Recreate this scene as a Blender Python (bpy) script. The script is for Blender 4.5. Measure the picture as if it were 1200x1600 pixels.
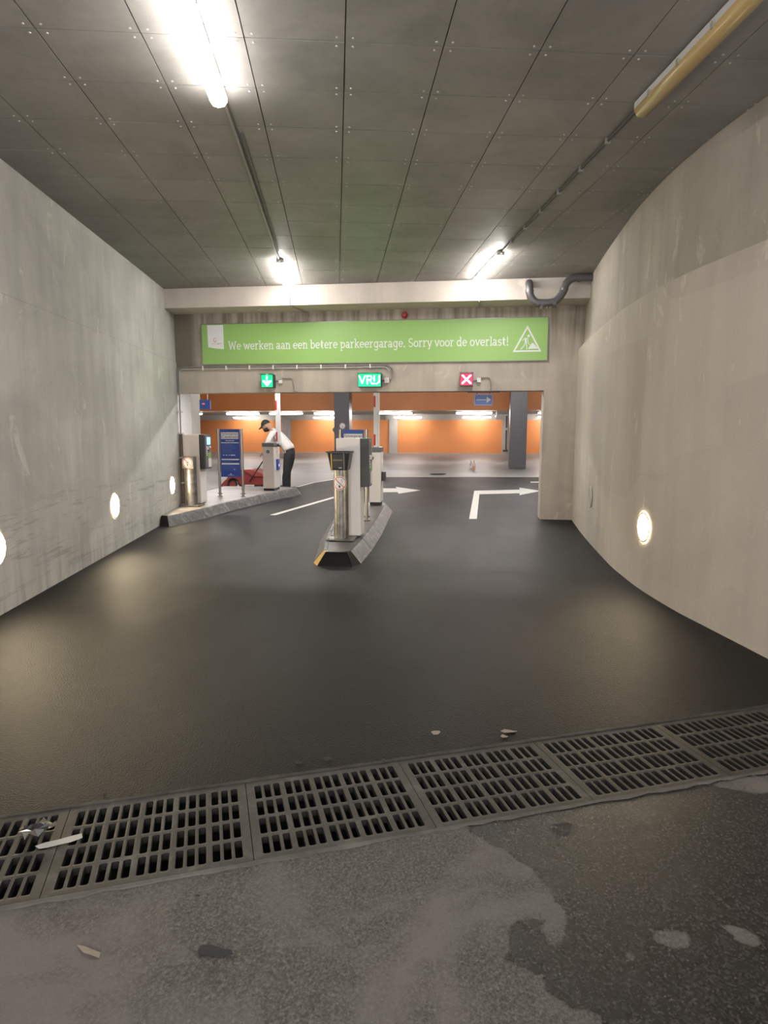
import bpy, bmesh, math, random
import numpy as np
from mathutils import Vector, Matrix
random.seed(7)
R = math.radians
S = bpy.context.scene
COL = S.collection
for o in list(bpy.data.objects): bpy.data.objects.remove(o)

# ------------------------------------------------------------------ camera, world, exposure
# world axes: x along the portal wall (to the right), y through the portal into the garage, z up
CAM = Vector((5.097, -10.890, 1.55))
cd = bpy.data.cameras.new('camera'); cam = bpy.data.objects.new('camera', cd); COL.objects.link(cam)
cam.location = CAM; cam.rotation_euler = (R(90 - 7.632), 0, R(7.46))
cd.sensor_width = 36; cd.lens = 22.5; cd.clip_start = .05; cd.clip_end = 200
S.camera = cam
W = bpy.data.worlds.new('world'); S.world = W; W.use_nodes = True
W.node_tree.nodes['Background'].inputs[0].default_value = (.96, .955, 1, 1)
W.node_tree.nodes['Background'].inputs[1].default_value = 1.4
S.view_settings.view_transform = 'Standard'; S.view_settings.look = 'None'
S.view_settings.gamma = 1; S.view_settings.use_curve_mapping = False
S.view_settings.exposure = 1.74
LAMP = 23.0
GLAMP = 22.0
WLAMP = 58.0
LED = 23.0

# ------------------------------------------------------------------ survey helpers (real positions from measured rays)
ROT = cam.rotation_euler.to_matrix()
def ray(px, py): return ROT @ Vector(((px - 600) / 1000, (800 - py) / 1000, -1))
def at(px, py, y):                       # point on the vertical plane y
    r = ray(px, py); t = (y - CAM.y) / r.y; p = CAM + r * t; return p.x, p.z
def atz(px, py, z=0):                    # point on the level z
    r = ray(px, py); t = (z - CAM.z) / r.z; p = CAM + r * t; return p.x, p.y
B = math.atan2(.203, .979); cB, sB = math.cos(B), math.sin(B)
def T(X, Y):                             # ramp frame (X across, Y along the ramp, origin below the lens) -> world
    X += 2.78; Y -= 11.70
    return X * cB - Y * sB, X * sB + Y * cB

# ------------------------------------------------------------------ mesh builder
class MB:
    def __init__(s): s.v = []; s.f = []; s.m = []
    def add(s, v, f, mi=0):
        b = len(s.v); s.v += [tuple(p) for p in v]; s.f += [tuple(b + i for i in q) for q in f]; s.m += [mi] * len(f); return s
    def box(s, x0, x1, y0, y1, z0, z1, mi=0, bev=0):
        if bev:
            bm = bmesh.new(); bmesh.ops.create_cube(bm, size=1)
            for v in bm.verts: v.co = Vector(((x0 + x1) / 2 + v.co.x * (x1 - x0), (y0 + y1) / 2 + v.co.y * (y1 - y0), (z0 + z1) / 2 + v.co.z * (z1 - z0)))
            bmesh.ops.bevel(bm, geom=list(bm.edges), offset=bev, segments=2, affect='EDGES', profile=.5)
            return s.bm(bm, mi)
        v = [(x, y, z) for z in (z0, z1) for y in (y0, y1) for x in (x0, x1)]
        return s.add(v, [(0, 2, 3, 1), (4, 5, 7, 6), (0, 1, 5, 4), (2, 6, 7, 3), (0, 4, 6, 2), (1, 3, 7, 5)], mi)
    def bm(s, bm, mi=0):
        bm.verts.index_update(); v = [q.co.copy() for q in bm.verts]; f = [[q.index for q in p.verts] for p in bm.faces]; bm.free()
        return s.add(v, f, mi)
    def prism(s, pts, a0, a1, axis='z', mi=0):
        n = len(pts)
        def P(p, a):
            if axis == 'z': return (p[0], p[1], a)
            if axis == 'y': return (p[0], a, p[1])
            return (a, p[0], p[1])
        v = [P(p, a0) for p in pts] + [P(p, a1) for p in pts]
        f = [tuple(range(n))[::-1], tuple(range(n, 2 * n))] + [(i, (i + 1) % n, n + (i + 1) % n, n + i) for i in range(n)]
        return s.add(v, f, mi)
    def cyl(s, c, r, h, n=20, axis='z', r2=None, mi=0):
        r2 = r if r2 is None else r2; v = []
        for k, (rr, a) in enumerate(((r, 0), (r2, h))):
            for i in range(n):
                t = 2 * math.pi * i / n; x, y = rr * math.cos(t), rr * math.sin(t)
                p = {'z': (x, y, a), 'y': (x, a, y), 'x': (a, x, y)}[axis]
                v.append((c[0] + p[0], c[1] + p[1], c[2] + p[2]))
        return s.add(v, [tuple(range(n))[::-1], tuple(range(n, 2 * n))] + [(i, (i + 1) % n, n + (i + 1) % n, n + i) for i in range(n)], mi)
    def tube(s, pts, r, n=8, mi=0, closed=False):
        pts = [Vector(p) for p in pts]; m = len(pts); rings = []; base = len(s.v); up = None
        for i, p in enumerate(pts):
            d = ((pts[(i + 1) % m] if closed or i < m - 1 else p) - (pts[i - 1] if closed or i > 0 else p)).normalized()
            if up is None: up = d.orthogonal().normalized()
            up = (up - d * up.dot(d)).normalized(); w = d.cross(up); rr = r[i] if isinstance(r, (list, tuple)) else r
            for k in range(n):
                t = 2 * math.pi * k / n; s.v.append(tuple(p + (up * math.cos(t) + w * math.sin(t)) * rr))
        L = m if closed else m - 1
        for i in range(L):
            for k in range(n):
                a = base + i * n + k; b = base + i * n + (k + 1) % n; c = base + ((i + 1) % m) * n + (k + 1) % n; d = base + ((i + 1) % m) * n + k
                s.f.append((a, b, c, d)); s.m.append(mi)
        if not closed:
            s.f.append(tuple(base + k for k in range(n))[::-1]); s.f.append(tuple(base + (m - 1) * n + k for k in range(n))); s.m += [mi, mi]
        return s
    def sphere(s, c, r, mi=0, n=12):
        bm = bmesh.new(); bmesh.ops.create_uvsphere(bm, u_segments=n, v_segments=n // 2 + 1, radius=1)
        r = r if isinstance(r, (list, tuple)) else (r, r, r)
        for v in bm.verts: v.co = Vector((c[0] + v.co.x * r[0], c[1] + v.co.y * r[1], c[2] + v.co.z * r[2]))
        return s.bm(bm, mi)
    def build(s, name, mats, parent=None, loc=(0, 0, 0), rz=0, smooth=None, rot=None):
        me = bpy.data.meshes.new(name); me.from_pydata(s.v, [], s.f)
        for m in (mats if isinstance(mats, (list, tuple)) else [mats]): me.materials.append(m)
        me.polygons.foreach_set('material_index', s.m)
        bm = bmesh.new(); bm.from_mesh(me); bmesh.ops.recalc_face_normals(bm, faces=bm.faces); bm.to_mesh(me); bm.free()
        if smooth: 
            me.polygons.foreach_set('use_smooth', [True] * len(me.polygons)); me.set_sharp_from_angle(angle=R(smooth))
        return link(name, me, parent, loc, rz, rot)
def link(name, me, parent=None, loc=(0, 0, 0), rz=0, rot=None):
    o = bpy.data.objects.new(name, me); COL.objects.link(o); o.location = loc; o.rotation_euler = rot or (0, 0, rz)
    if parent: o.parent = parent
    return o
def tag(o, label=None, cat=None, group=None, kind=None):
    for k, v in (('label', label), ('category', cat), ('group', group), ('kind', kind)):
        if v: o[k] = v
    return o
def thing(name, loc, label, cat, group=None, rz=0):
    return tag(link(name, None, None, loc, rz), label, cat, group)
def struct(o, label): return tag(o, label, kind='structure')

# ------------------------------------------------------------------ materials
def mat(name, col, rough=.6, metal=0, emit=None, es=0, spec=.5):
    m = bpy.data.materials.new(name); m.use_nodes = True; b = m.node_tree.nodes['Principled BSDF']
    b.inputs['Base Color'].default_value = (*col, 1); b.inputs['Roughness'].default_value = rough; b.inputs['Metallic'].default_value = metal
    b.inputs['Specular IOR Level'].default_value = spec
    if emit: b.inputs['Emission Color'].default_value = (*emit, 1); b.inputs['Emission Strength'].default_value = es
    return m
class NT:
    def __init__(s, m): s.t = m.node_tree; s.b = s.t.nodes['Principled BSDF']
    def n(s, ty, **k):
        q = s.t.nodes.new(ty)
        for a, v in k.items():
            if isinstance(a, str) and a.startswith('i_'): q.inputs[int(a[2:]) if a[2:].isdigit() else a[2:]].default_value = v
            else: setattr(q, a, v)
        return q
    def l(s, a, b): s.t.links.new(a, b)
    def pos(s, scale=(1, 1, 1), rot=(0, 0, 0)):
        g = s.n('ShaderNodeNewGeometry'); mp = s.n('ShaderNodeMapping'); s.l(g.outputs['Position'], mp.inputs[0])
        mp.inputs['Scale'].default_value = scale; mp.inputs['Rotation'].default_value = rot; return mp.outputs[0]
    def noise(s, vec, scale, det=4, rough=.55, dist=0):
        q = s.n('ShaderNodeTexNoise'); s.l(vec, q.inputs['Vector']); q.inputs['Scale'].default_value = scale; q.inputs['Detail'].default_value = det
        q.inputs['Roughness'].default_value = rough; q.inputs['Distortion'].default_value = dist; return q.outputs['Fac']
    def ramp(s, f, stops):
        q = s.n('ShaderNodeValToRGB'); s.l(f, q.inputs[0]); e = q.color_ramp.elements
        while len(e) < len(stops): e.new(.5)
        for i, (p, c) in enumerate(stops): e[i].position = p; e[i].color = (*c, 1) if isinstance(c, (tuple, list)) else (c, c, c, 1)
        return q.outputs[0]
    def mix(s, fac, a, b, mode='MIX'):
        q = s.n('ShaderNodeMix', data_type='RGBA', blend_type=mode)
        for i, x in ((0, fac), (6, a), (7, b)):
            if hasattr(x, 'default_value') or hasattr(x, 'is_linked'): s.l(x, q.inputs[i])
            else: q.inputs[i].default_value = x if i == 0 else ((*x, 1) if isinstance(x, (tuple, list)) else (x, x, x, 1))
        return q.outputs[2]
    def math(s, op, a, b=0, clamp=False):
        q = s.n('ShaderNodeMath', operation=op, use_clamp=clamp)
        for i, x in enumerate((a, b)):
            if isinstance(x, (int, float)): q.inputs[i].default_value = x
            else: s.l(x, q.inputs[i])
        return q.outputs[0]
    def bump(s, h, st=.3, d=.01):
        q = s.n('ShaderNodeBump'); s.l(h, q.inputs['Height']); q.inputs['Strength'].default_value = st; q.inputs['Distance'].default_value = d
        s.l(q.outputs[0], s.b.inputs['Normal'])
    def xyz(s):
        g = s.n('ShaderNodeNewGeometry'); q = s.n('ShaderNodeSeparateXYZ'); s.l(g.outputs['Position'], q.inputs[0]); return q.outputs

def concrete(name, base, var=.22, scale=1.1, streak=.5, rough=.75, stain=None, blotch=None):
    m = mat(name, base, rough, spec=.3); t = NT(m); p = t.pos()
    c0 = tuple(x * (1 - var) for x in base); c1 = tuple(min(1, x * (1 + var)) for x in base)
    n1 = t.noise(p, scale, 6, .62, .4); c = t.ramp(n1, [(.3, c0), (.7, c1)])
    n2 = t.noise(t.pos((1.6, 1.6, .16)), 2.2, 4, .6); c = t.mix(streak, c, t.ramp(n2, [(.35, .62), (.6, 1.0)]), 'MULTIPLY')
    # light patches left by the formwork
    vz = t.n('ShaderNodeTexVoronoi'); t.l(t.pos((.8, .8, 1.2)), vz.inputs['Vector']); vz.inputs['Scale'].default_value = .7; vz.distance = 'CHEBYCHEV'
    bw = t.n('ShaderNodeRGBToBW'); t.l(vz.outputs['Color'], bw.inputs[0]); c = t.mix(.30, c, t.ramp(bw.outputs[0], [(.3, .78), (.7, 1.)]), 'MULTIPLY')
    n3 = t.noise(t.pos((1, 1, .45)), 3.3, 7, .7, .8); c = t.mix(t.ramp(n3, [(.60, 0.), (.65, .42)]), c, tuple(min(1, x * 1.45) for x in base))
    n4 = t.noise(p, 60, 3); c = t.mix(.25, c, t.ramp(n4, [(.3, .75), (.7, 1.)]), 'MULTIPLY')
    if stain: c = stain(t, c)
    t.l(c, t.b.inputs['Base Color'])
    t.bump(t.math('ADD', n4, t.math('MULTIPLY', n1, 2.0)), .25, .006)
    return m
def st_left(t, c):          # scuffs and scratches at bumper height on the left wall
    z = t.xyz()[2]
    band = t.math('MULTIPLY', t.ramp(z, [(.0, 0.), (.12, .8), (.75, 1.), (1.0, 0.)]), 1)
    n = t.noise(t.pos((.5, .5, 7), (0, R(4), 0)), 2.5, 6, .75, .6)
    f = t.math('MULTIPLY', band, t.ramp(n, [(.54, 0.), (.62, .5)]))
    c = t.mix(f, c, (.20, .195, .18))
    n2 = t.noise(t.pos((3, 3, .35)), 2.2, 5, .7); f2 = t.math('MULTIPLY', t.ramp(z, [(.0, .9), (.25, .5), (.6, 0.)]), t.ramp(n2, [(.48, 0.), (.66, .6)]))
    return t.mix(f2, c, (.22, .21, .19))
def st_port(t, c):          # water stains running down the portal wall, darkest at its left end and under the beam
    x, y, z = t.xyz()
    n = t.noise(t.pos((2.2, 2.2, .1)), 3.2, 5, .65)
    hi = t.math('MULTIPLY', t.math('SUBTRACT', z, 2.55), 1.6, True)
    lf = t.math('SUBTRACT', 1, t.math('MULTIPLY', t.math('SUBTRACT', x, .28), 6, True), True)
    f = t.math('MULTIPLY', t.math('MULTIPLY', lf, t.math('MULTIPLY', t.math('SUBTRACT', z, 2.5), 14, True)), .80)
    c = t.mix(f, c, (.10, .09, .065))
    f = t.math('MULTIPLY', hi, t.ramp(n, [(.42, 0.), (.62, .85)]))
    return t.mix(f, c, (.17, .15, .115))
WALLC = (.43, .41, .365)
M = {}
M['wall_left'] = concrete('concrete_left', (.53, .515, .485), .20, .8, .35, stain=st_left)
M['wall_right'] = concrete('concrete_right', (.465, .42, .365), .12, .5, .2)
M['wall_right_up'] = concrete('concrete_right_upper', (.36, .325, .28), .18, .7, .35)
M['portal'] = concrete('concrete_portal', (.47, .42, .355), .12, .9, .45, stain=st_port)
M['beam'] = concrete('concrete_beam', (.55, .50, .44), .10, .8, .25)
M['gcon'] = concrete('garage_concrete', (.47, .445, .41), .1, .6, .2)
m = mat('cement_panel', (.2, .2, .2), .55, spec=.35); t = NT(m); M['panel'] = m
oi = t.n('ShaderNodeObjectInfo'); n1 = t.noise(t.pos(), 1.3, 6, .65, .5); n2 = t.noise(t.pos((1, 1, 1)), 9, 5, .7)
c = t.ramp(n1, [(.3, (.195, .186, .172)), (.7, (.290, .276, .258))]); c = t.mix(.55, c, t.ramp(oi.outputs['Random'], [(0, .80), (1, 1.)]), 'MULTIPLY')
c = t.mix(.35, c, t.ramp(n2, [(.3, .7), (.7, 1.)]), 'MULTIPLY'); t.l(c, t.b.inputs['Base Color']); t.bump(n2, .15, .004)
M['slab'] = mat('dark_slab', (.05, .05, .045), .9)
M['mortar'] = concrete('mortar', (.13, .12, .105), .3, 6, .2); M['joint'] = concrete('joint', (.06, .057, .05), .5, 8, .2)
M['screw'] = mat('screw_head', (.42, .40, .37), .5, .2)

def asphalt():
    m = mat('new_asphalt', (.03, .03, .03), .45, spec=.17); t = NT(m)
    g = t.noise(t.pos(), 120, 4, .8); vo = t.n('ShaderNodeTexVoronoi'); t.l(t.pos(), vo.inputs['Vector']); vo.inputs['Scale'].default_value = 130
    cell = t.n('ShaderNodeTexVoronoi'); t.l(t.pos(), cell.inputs['Vector']); cell.inputs['Scale'].default_value = 150
    big = t.noise(t.pos((1, .5, 1)), .8, 5, .6, .5); st = t.noise(t.pos((.6, 3.5, 1), (0, 0, R(-12))), 1.6, 5, .65)
    c = t.ramp(g, [(.38, (.003, .0029, .0029)), (.58, (.0095, .0092, .0092)), (.74, (.045, .044, .043))])
    c = t.mix(.8, c, t.ramp(cell.outputs['Color'], [(.15, .25), (.6, .9), (.85, 1.)]), 'MULTIPLY'); c = t.mix(.5, c, t.ramp(big, [(.3, .65), (.7, 1.)]), 'MULTIPLY'); c = t.mix(t.ramp(st, [(.5, 0.), (.75, .05)]), c, (.06, .057, .055))
    t.l(c, t.b.inputs['Base Color'])
    r = t.math('ADD', t.ramp(big, [(.3, .39), (.7, .47)]), t.math('MULTIPLY', g, .06)); t.l(r, t.b.inputs['Roughness'])
    t.bump(t.math('ADD', g, t.math('MULTIPLY', vo.outputs['Distance'], .8)), .8, .006)
    return m
M['asphalt'] = asphalt()
def pavement():
    m = mat('old_pavement', (.1, .1, .1), .6, spec=.5); t = NT(m)
    at_ = t.n('ShaderNodeAttribute'); at_.attribute_name = 'wet'
    wn = t.noise(t.pos(), 16, 5, .7); w = t.math('ADD', at_.outputs['Fac'], t.math('MULTIPLY', t.math('SUBTRACT', wn, .5), .16))
    wet = t.ramp(w, [(.49, 0.), (.51, 1.)])
    g = t.noise(t.pos(), 95, 5, .85); v = t.n('ShaderNodeTexVoronoi'); t.l(t.pos(), v.inputs['Vector']); v.inputs['Scale'].default_value = 120
    chip = t.n('ShaderNodeTexVoronoi'); t.l(t.pos(), chip.inputs['Vector']); chip.inputs['Scale'].default_value = 135; bw = t.n('ShaderNodeRGBToBW'); t.l(chip.outputs['Color'], bw.inputs[0]); cv = bw.outputs[0]
    big = t.noise(t.pos(), 1.9, 5, .6, .8); hue = t.noise(t.pos(), 1.1, 3, .5)
    d = t.ramp(g, [(.32, (.05, .045, .039)), (.50, (.125, .115, .102)), (.68, (.235, .22, .197))])
    d = t.mix(.6, d, t.ramp(v.outputs['Distance'], [(0, 1.), (.75, .55)]), 'MULTIPLY')
    d = t.mix(.45, d, t.ramp(cv, [(.25, .45), (.5, .95), (.75, 1.35)]), 'MULTIPLY')
    sm = t.ramp(big, [(.44, 0.), (.60, .8)]); d = t.mix(sm, d, (.165, .154, .138))
    d = t.mix(.35, d, t.ramp(hue, [(.3, (.80, .95, .80)), (.7, (1., .88, .84))]), 'MULTIPLY')
    wetc = t.ramp(g, [(.38, (.004, .0038, .0035)), (.55, (.019, .0185, .018)), (.72, (.085, .082, .078))])
    wetc = t.mix(t.ramp(big, [(.35, 0.), (.7, .3)]), wetc, (.026, .027, .027))
    wetc = t.mix(.85, wetc, t.ramp(cv, [(.25, .25), (.5, .8), (.78, 2.2)]), 'MULTIPLY')
    t.l(t.mix(wet, d, wetc), t.b.inputs['Base Color'])
    t.l(t.math('SUBTRACT', .75, t.math('MULTIPLY', wet, .50)), t.b.inputs['Roughness'])
    t.bump(t.math('ADD', t.math('MULTIPLY', g, .6), cv), .6, .0045)
    return m
M['pave'] = pavement()
m = mat('garage_floor', (.3, .29, .27), .5); t = NT(m); M['gfloor'] = m
n1 = t.noise(t.pos((.18, 1.4, 1)), 1.2, 5, .6, .3); n2 = t.noise(t.pos(), .5, 4)
c = t.ramp(n1, [(.3, (.19, .185, .175)), (.7, (.30, .29, .275))]); c = t.mix(.4, c, t.ramp(n2, [(.3, .8), (.7, 1.)]), 'MULTIPLY'); t.l(c, t.b.inputs['Base Color'])
t.l(t.ramp(n1, [(.3, .35), (.7, .6)]), t.b.inputs['Roughness'])
m = mat('orange_paint', (.62, .20, .045), .45); t = NT(m); n = t.noise(t.pos((1, 1, .4)), .8, 4); M['orange'] = m
t.l(t.ramp(n, [(.3, (.66, .235, .075)), (.7, (.75, .28, .085))]), t.b.inputs['Base Color'])
m = mat('worn_iron', (.1, .095, .08), .55, .35); t = NT(m); M['iron'] = m
n1 = t.noise(t.pos(), 6, 6, .7, .5); n2 = t.noise(t.pos(), 140, 3, .7)
c = t.ramp(n1, [(.3, (.045, .040, .031)), (.55, (.088, .081, .067)), (.75, (.19, .18, .155))]); c = t.mix(.45, c, t.ramp(n2, [(.3, .55), (.7, 1.)]), 'MULTIPLY')
t.l(c, t.b.inputs['Base Color']); t.l(t.ramp(n1, [(.3, .45), (.7, .7)]), t.b.inputs['Roughness']); t.bump(n2, .5, .002)
m = mat('galvanised', (.4, .4, .38), .38, .75); t = NT(m); M['galv'] = m
v = t.n('ShaderNodeTexVoronoi'); t.l(t.pos(), v.inputs['Vector']); v.inputs['Scale'].default_value = 38
n = t.noise(t.pos(), 7, 5, .7)
c = t.mix(.5, t.ramp(n, [(.3, (.17, .165, .15)), (.7, (.36, .35, .33))]), t.ramp(v.outputs['Color'], [(.2, .45), (.8, .9)]), 'MULTIPLY'); t.l(c, t.b.inputs['Base Color'])
t.l(t.ramp(n, [(.3, .3), (.7, .5)]), t.b.inputs['Roughness'])
m = mat('kerb_stone', (.3, .29, .28), .45); t = NT(m); M['kerb'] = m
n = t.noise(t.pos(), 11, 7, .75, .6); n2 = t.noise(t.pos(), 90, 3)
c = t.ramp(n, [(.32, (.025, .024, .023)), (.5, (.07, .067, .066)), (.68, (.20, .19, .187))]); t.l(c, t.b.inputs['Base Color']); t.bump(t.math('ADD', n2, n), .4, .006)
M['kerb_black'] = mat('black_bitumen_paint', (.008, .0075, .009), .3, spec=.3)
M['kerb_yellow'] = mat('worn_yellow_paint', (.55, .36, .08), .45)
m = mat('island_top', (.1, .1, .095), .45); t = NT(m); M['itop'] = m
n = t.noise(t.pos(), 3, 5, .7); t.l(t.ramp(n, [(.3, (.06, .058, .055)), (.7, (.16, .15, .14))]), t.b.inputs['Base Color'])
m = mat('island_concrete', (.3, .28, .26), .4); t = NT(m); M['itopl'] = m
n = t.noise(t.pos((1, 4, 1)), 1.6, 5, .6); t.l(t.ramp(n, [(.3, (.17, .155, .145)), (.7, (.33, .305, .29))]), t.b.inputs['Base Color'])
def plain(k, *a, **q): M[k] = mat(k, *a, **q)
plain('white_metal', (.74, .71, .68), .38); plain('beige_metal', (.66, .58, .51), .4); plain('grey_metal', (.74, .71, .69), .4)
plain('charcoal', (.045, .048, .048), .4); plain('mid_grey', (.14, .14, .145), .4); plain('black_plastic', (.012, .012, .012), .35)
plain('steel', (.42, .38, .33), .3, 1.0); plain('dark_paint', (.095, .092, .105), .4); plain('blue', (.022, .065, .30), .35); plain('blue_pale', (.10, .16, .42), .4)
plain('white', (.72, .72, .72), .5); plain('print_white', (.66, .70, .66), .5); plain('red', (.50, .03, .03), .4); plain('print_dark', (.08, .09, .16), .5)
plain('green_sign', (.27, .47, .135), .45); plain('sign_edge', (.22, .22, .2), .4, .5); plain('pvc', (.075, .072, .075), .32); plain('cable', (.22, .21, .19), .5)
plain('dark_cable', (.05, .048, .045), .5); plain('brown_pipe', (.09, .065, .045), .45)
plain('housing', (.42, .42, .40), .5); plain('diffuser_off', (.36, .26, .115), .22); plain('clip', (.6, .58, .5), .3, .8)
plain('line_paint', (.62, .61, .58), .55); plain('skin', (.42, .24, .17), .55); plain('shirt', (.70, .68, .65), .8); plain('trousers', (.016, .016, .02), .8)
plain('cap', (.02, .026, .022), .8); plain('beard', (.03, .02, .015), .9); plain('shoe', (.012, .011, .012), .5)
plain('red_body', (.24, .035, .03), .42); plain('red_top', (.30, .06, .05), .4); plain('rubber', (.02, .02, .02), .7)
plain('lane_lamp_on', (.9, .9, .9), .4, emit=(1, .95, .915), es=48.0); plain('lamp_on', (.9, .9, .9), .4, emit=(1, .95, .915), es=LAMP); plain('glamp_on', (.9, .9, .9), .4, emit=(1, .95, .915), es=GLAMP)
plain('wall_on', (.9, .9, .85), .3, emit=(1, .80, .52), es=WLAMP); plain('wall_on_dim', (.9, .9, .85), .3, emit=(1, .80, .52), es=24.0); plain('wall_off', (.42, .40, .36), .3); plain('bezel', (.52, .47, .36), .35, .7)
plain('led_box', (.02, .05, .04), .4); plain('led_green', (.02, .4, .25), .4, emit=(.16, 1, .30), es=LED); plain('led_green_glass', (.02, .35, .22), .3, emit=(.0, .60, .21), es=.40)
plain('led_red', (.9, .9, .9), .4, emit=(1, .62, .66), es=9.0); plain('led_red_glass', (.5, .02, .06), .3, emit=(1, .01, .10), es=.30)
plain('lcd', (.1, .3, .8), .2, emit=(.12, .34, 1), es=1.3); plain('reader_glow', (.2, .15, .6), .3, emit=(.25, .2, 1), es=1.2)
plain('sticker_green', (.22, .42, .08), .5); plain('slot_shade', (.016, .014, .011), .8); plain('trench', (.012, .011, .010), .8); plain('leaf', (.27, .23, .18), .7); plain('leaf_dark', (.03, .026, .022), .7)
plain('rubber_scrap', (.022, .023, .026), .7); plain('strip', (.44, .43, .39), .5); plain('foil', (.35, .33, .28), .25, .8); plain('wrapper', (.035, .035, .035), .35)
plain('alarm_red', (.35, .03, .02), .4); plain('logo_red', (.5, .04, .06), .5)
def clear_glass():
    m = mat('clear_plastic', (.9, .95, .95), .08); m.node_tree.nodes['Principled BSDF'].inputs['Transmission Weight'].default_value = .9; return m
M['clear'] = clear_glass()

# ------------------------------------------------------------------ big structure
ZC = 3.78
# left wall: lower lift and slightly set-back upper lift
def wall_run(pts, off, th, z0, z1, name, m, label, side=1, n=1):
    """pts in ramp frame along Y, wall on the outer side (+X if side=1)"""
    a = [T(x + side * off, y) for x, y in pts]; b = [T(x + side * (off + th), y) for x, y in pts][::-1]
    return struct(MB().prism(a + b, z0, z1).build(name, m, smooth=25), label)
lw = [(-2.78, -3.0), (-2.78, 11.70)]
wl = wall_run(lw, 0, .3, 0, 2.655, 'wall_left', M['wall_left'], 'scuffed grey concrete wall on the left of the ramp', -1)
u_ = wall_run(lw, .008, .29, 2.66, ZC - .001, 'upper_lift', M['wall_left'], None, -1); u_.parent = wl; del u_['kind']
def catmull(p, k=6):
    out = []
    for i in range(len(p) - 1):
        a = p[max(i - 1, 0)]; b = p[i]; c = p[i + 1]; d = p[min(i + 2, len(p) - 1)]
        for j in range(k):
            t = j / k; out.append(tuple(.5 * (2 * b[q] + (c[q] - a[q]) * t + (2 * a[q] - 5 * b[q] + 4 * c[q] - d[q]) * t * t + (3 * b[q] - a[q] - 3 * c[q] + d[q]) * t ** 3) for q in (0, 1)))
    return out + [p[-1]]
RW = catmull([(2.92, -3), (2.92, 0), (2.90, 2.5), (2.88, 3.9), (2.86, 4.6), (2.85, 5.1), (2.89, 5.78), (2.975, 6.38), (3.09, 7.0), (3.49, 8.72), (3.92, 10.36), (4.05, 10.86)])
wr = wall_run(RW, 0, .4, 0, 2.78, 'wall_right', M['wall_right'], 'smooth beige concrete wall curving on the right of the ramp', 1)
u_ = wall_run(RW, .09, .3, 2.78, ZC - .001, 'upper_lift', M['wall_right_up'], None, 1); u_.parent = wr; del u_['kind']
# portal wall: lintel and right pier in one casting
port = struct(MB().prism([(-.32, 2.13), (6.31, 2.13), (6.31, 0), (7.3, 0), (7.3, ZC - .002), (-.32, ZC - .002)], 0, .35, 'y').build('wall_back', M['portal']),
              'concrete portal wall with wide opening between ramp and garage')
struct(MB().box(-.32, 7.2, -.58, -.002, 3.47, ZC - .002).build('trim_1', M['beam']), 'pale concrete beam under the ceiling above the green banner')
xr = at(299, 650, .37)[0]
struct(MB().box(-.45, xr, .37, .75, 0, 3.1).build('trim_2', M['gcon']), 'light grey concrete column at left end of the portal')
# floors
def G(s, t_):    # drain frame -> ramp frame -> world
    e = (math.cos(R(11.3)), math.sin(R(11.3))); return T(-.31 + e[0] * s - e[1] * t_, 2.15 + e[1] * s + e[0] * t_)
GD = .525
flo = MB()
poly = [G(-3.0, GD + .012), G(4.2, GD + .012), (7.2, -5), (9.0, 0), (14, 9.9), atz(845, 744.5), atz(700, 744.5), (2.6, 8.80), (1.9, 8.55), atz(520, 748.5), (.75, 6.4), (.62, 5.0), (1.2, 3.8), (.2, 3.9), (-.6, 3.9), (-1.2, .2), (-1.0, -2), (0, -9)]
flo.prism(poly, -.15, 0)
floor = struct(flo.build('floor', M['asphalt']), 'freshly laid dark asphalt of the ramp and driving lanes')
struct(MB().box(-16, 24, -.4, 25.4, -.2, -.006).build('floor.001', M['gfloor']), 'light grey concrete parking floor inside the garage')
# old pavement in front of the drain, dense grid carrying the outline of the wet patch
s0, s1, t0, t1, st = -3.2, 4.6, -3.9, -.012, .016
ns = int((s1 - s0) / st); nt = int((t1 - t0) / st)
ss, tt = np.meshgrid(np.linspace(s0, s1, ns), np.linspace(t0, t1, nt), indexing='ij')
e0, e1 = math.cos(R(11.3)), math.sin(R(11.3))
X = -.31 + e0 * ss - e1 * tt + 2.78; Y = 2.15 + e1 * ss + e0 * tt - 11.70
wx = (X * cB - Y * sB).ravel(); wy = (X * sB + Y * cB).ravel()
zz = (.0025 * np.sin(wx * 2.1) * np.sin(wy * 1.7 + 1)); zz = zz.ravel() - .003
idx = np.arange(ns * nt).reshape(ns, nt)
q = np.stack([idx[:-1, :-1], idx[1:, :-1], idx[1:, 1:], idx[:-1, 1:]], -1).reshape(-1, 4)
me = bpy.data.meshes.new('old_pavement'); me.vertices.add(ns * nt); me.vertices.foreach_set('co', np.stack([wx, wy, zz], 1).ravel())
me.loops.add(q.size); me.loops.foreach_set('vertex_index', q.ravel()); me.polygons.add(len(q)); me.polygons.foreach_set('loop_start', np.arange(len(q)) * 4)
me.update(calc_edges=True); me.validate()
def sdf(poly):
    P = np.array(poly); n = len(P); best = np.full(wx.shape, 9.); ins = np.zeros(wx.shape, bool)
    for i in range(n):
        a = P[i]; b = P[(i + 1) % n]; d = b - a; L = d @ d
        h = np.clip(((wx - a[0]) * d[0] + (wy - a[1]) * d[1]) / L, 0, 1)
        best = np.minimum(best, np.hypot(wx - a[0] - h * d[0], wy - a[1] - h * d[1]))
        c = (a[1] > wy) != (b[1] > wy)
        if abs(d[1]) > 1e-9: ins ^= c & (wx < a[0] + (wy - a[1]) / d[1] * d[0])
    return np.where(ins, best, -best)
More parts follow.
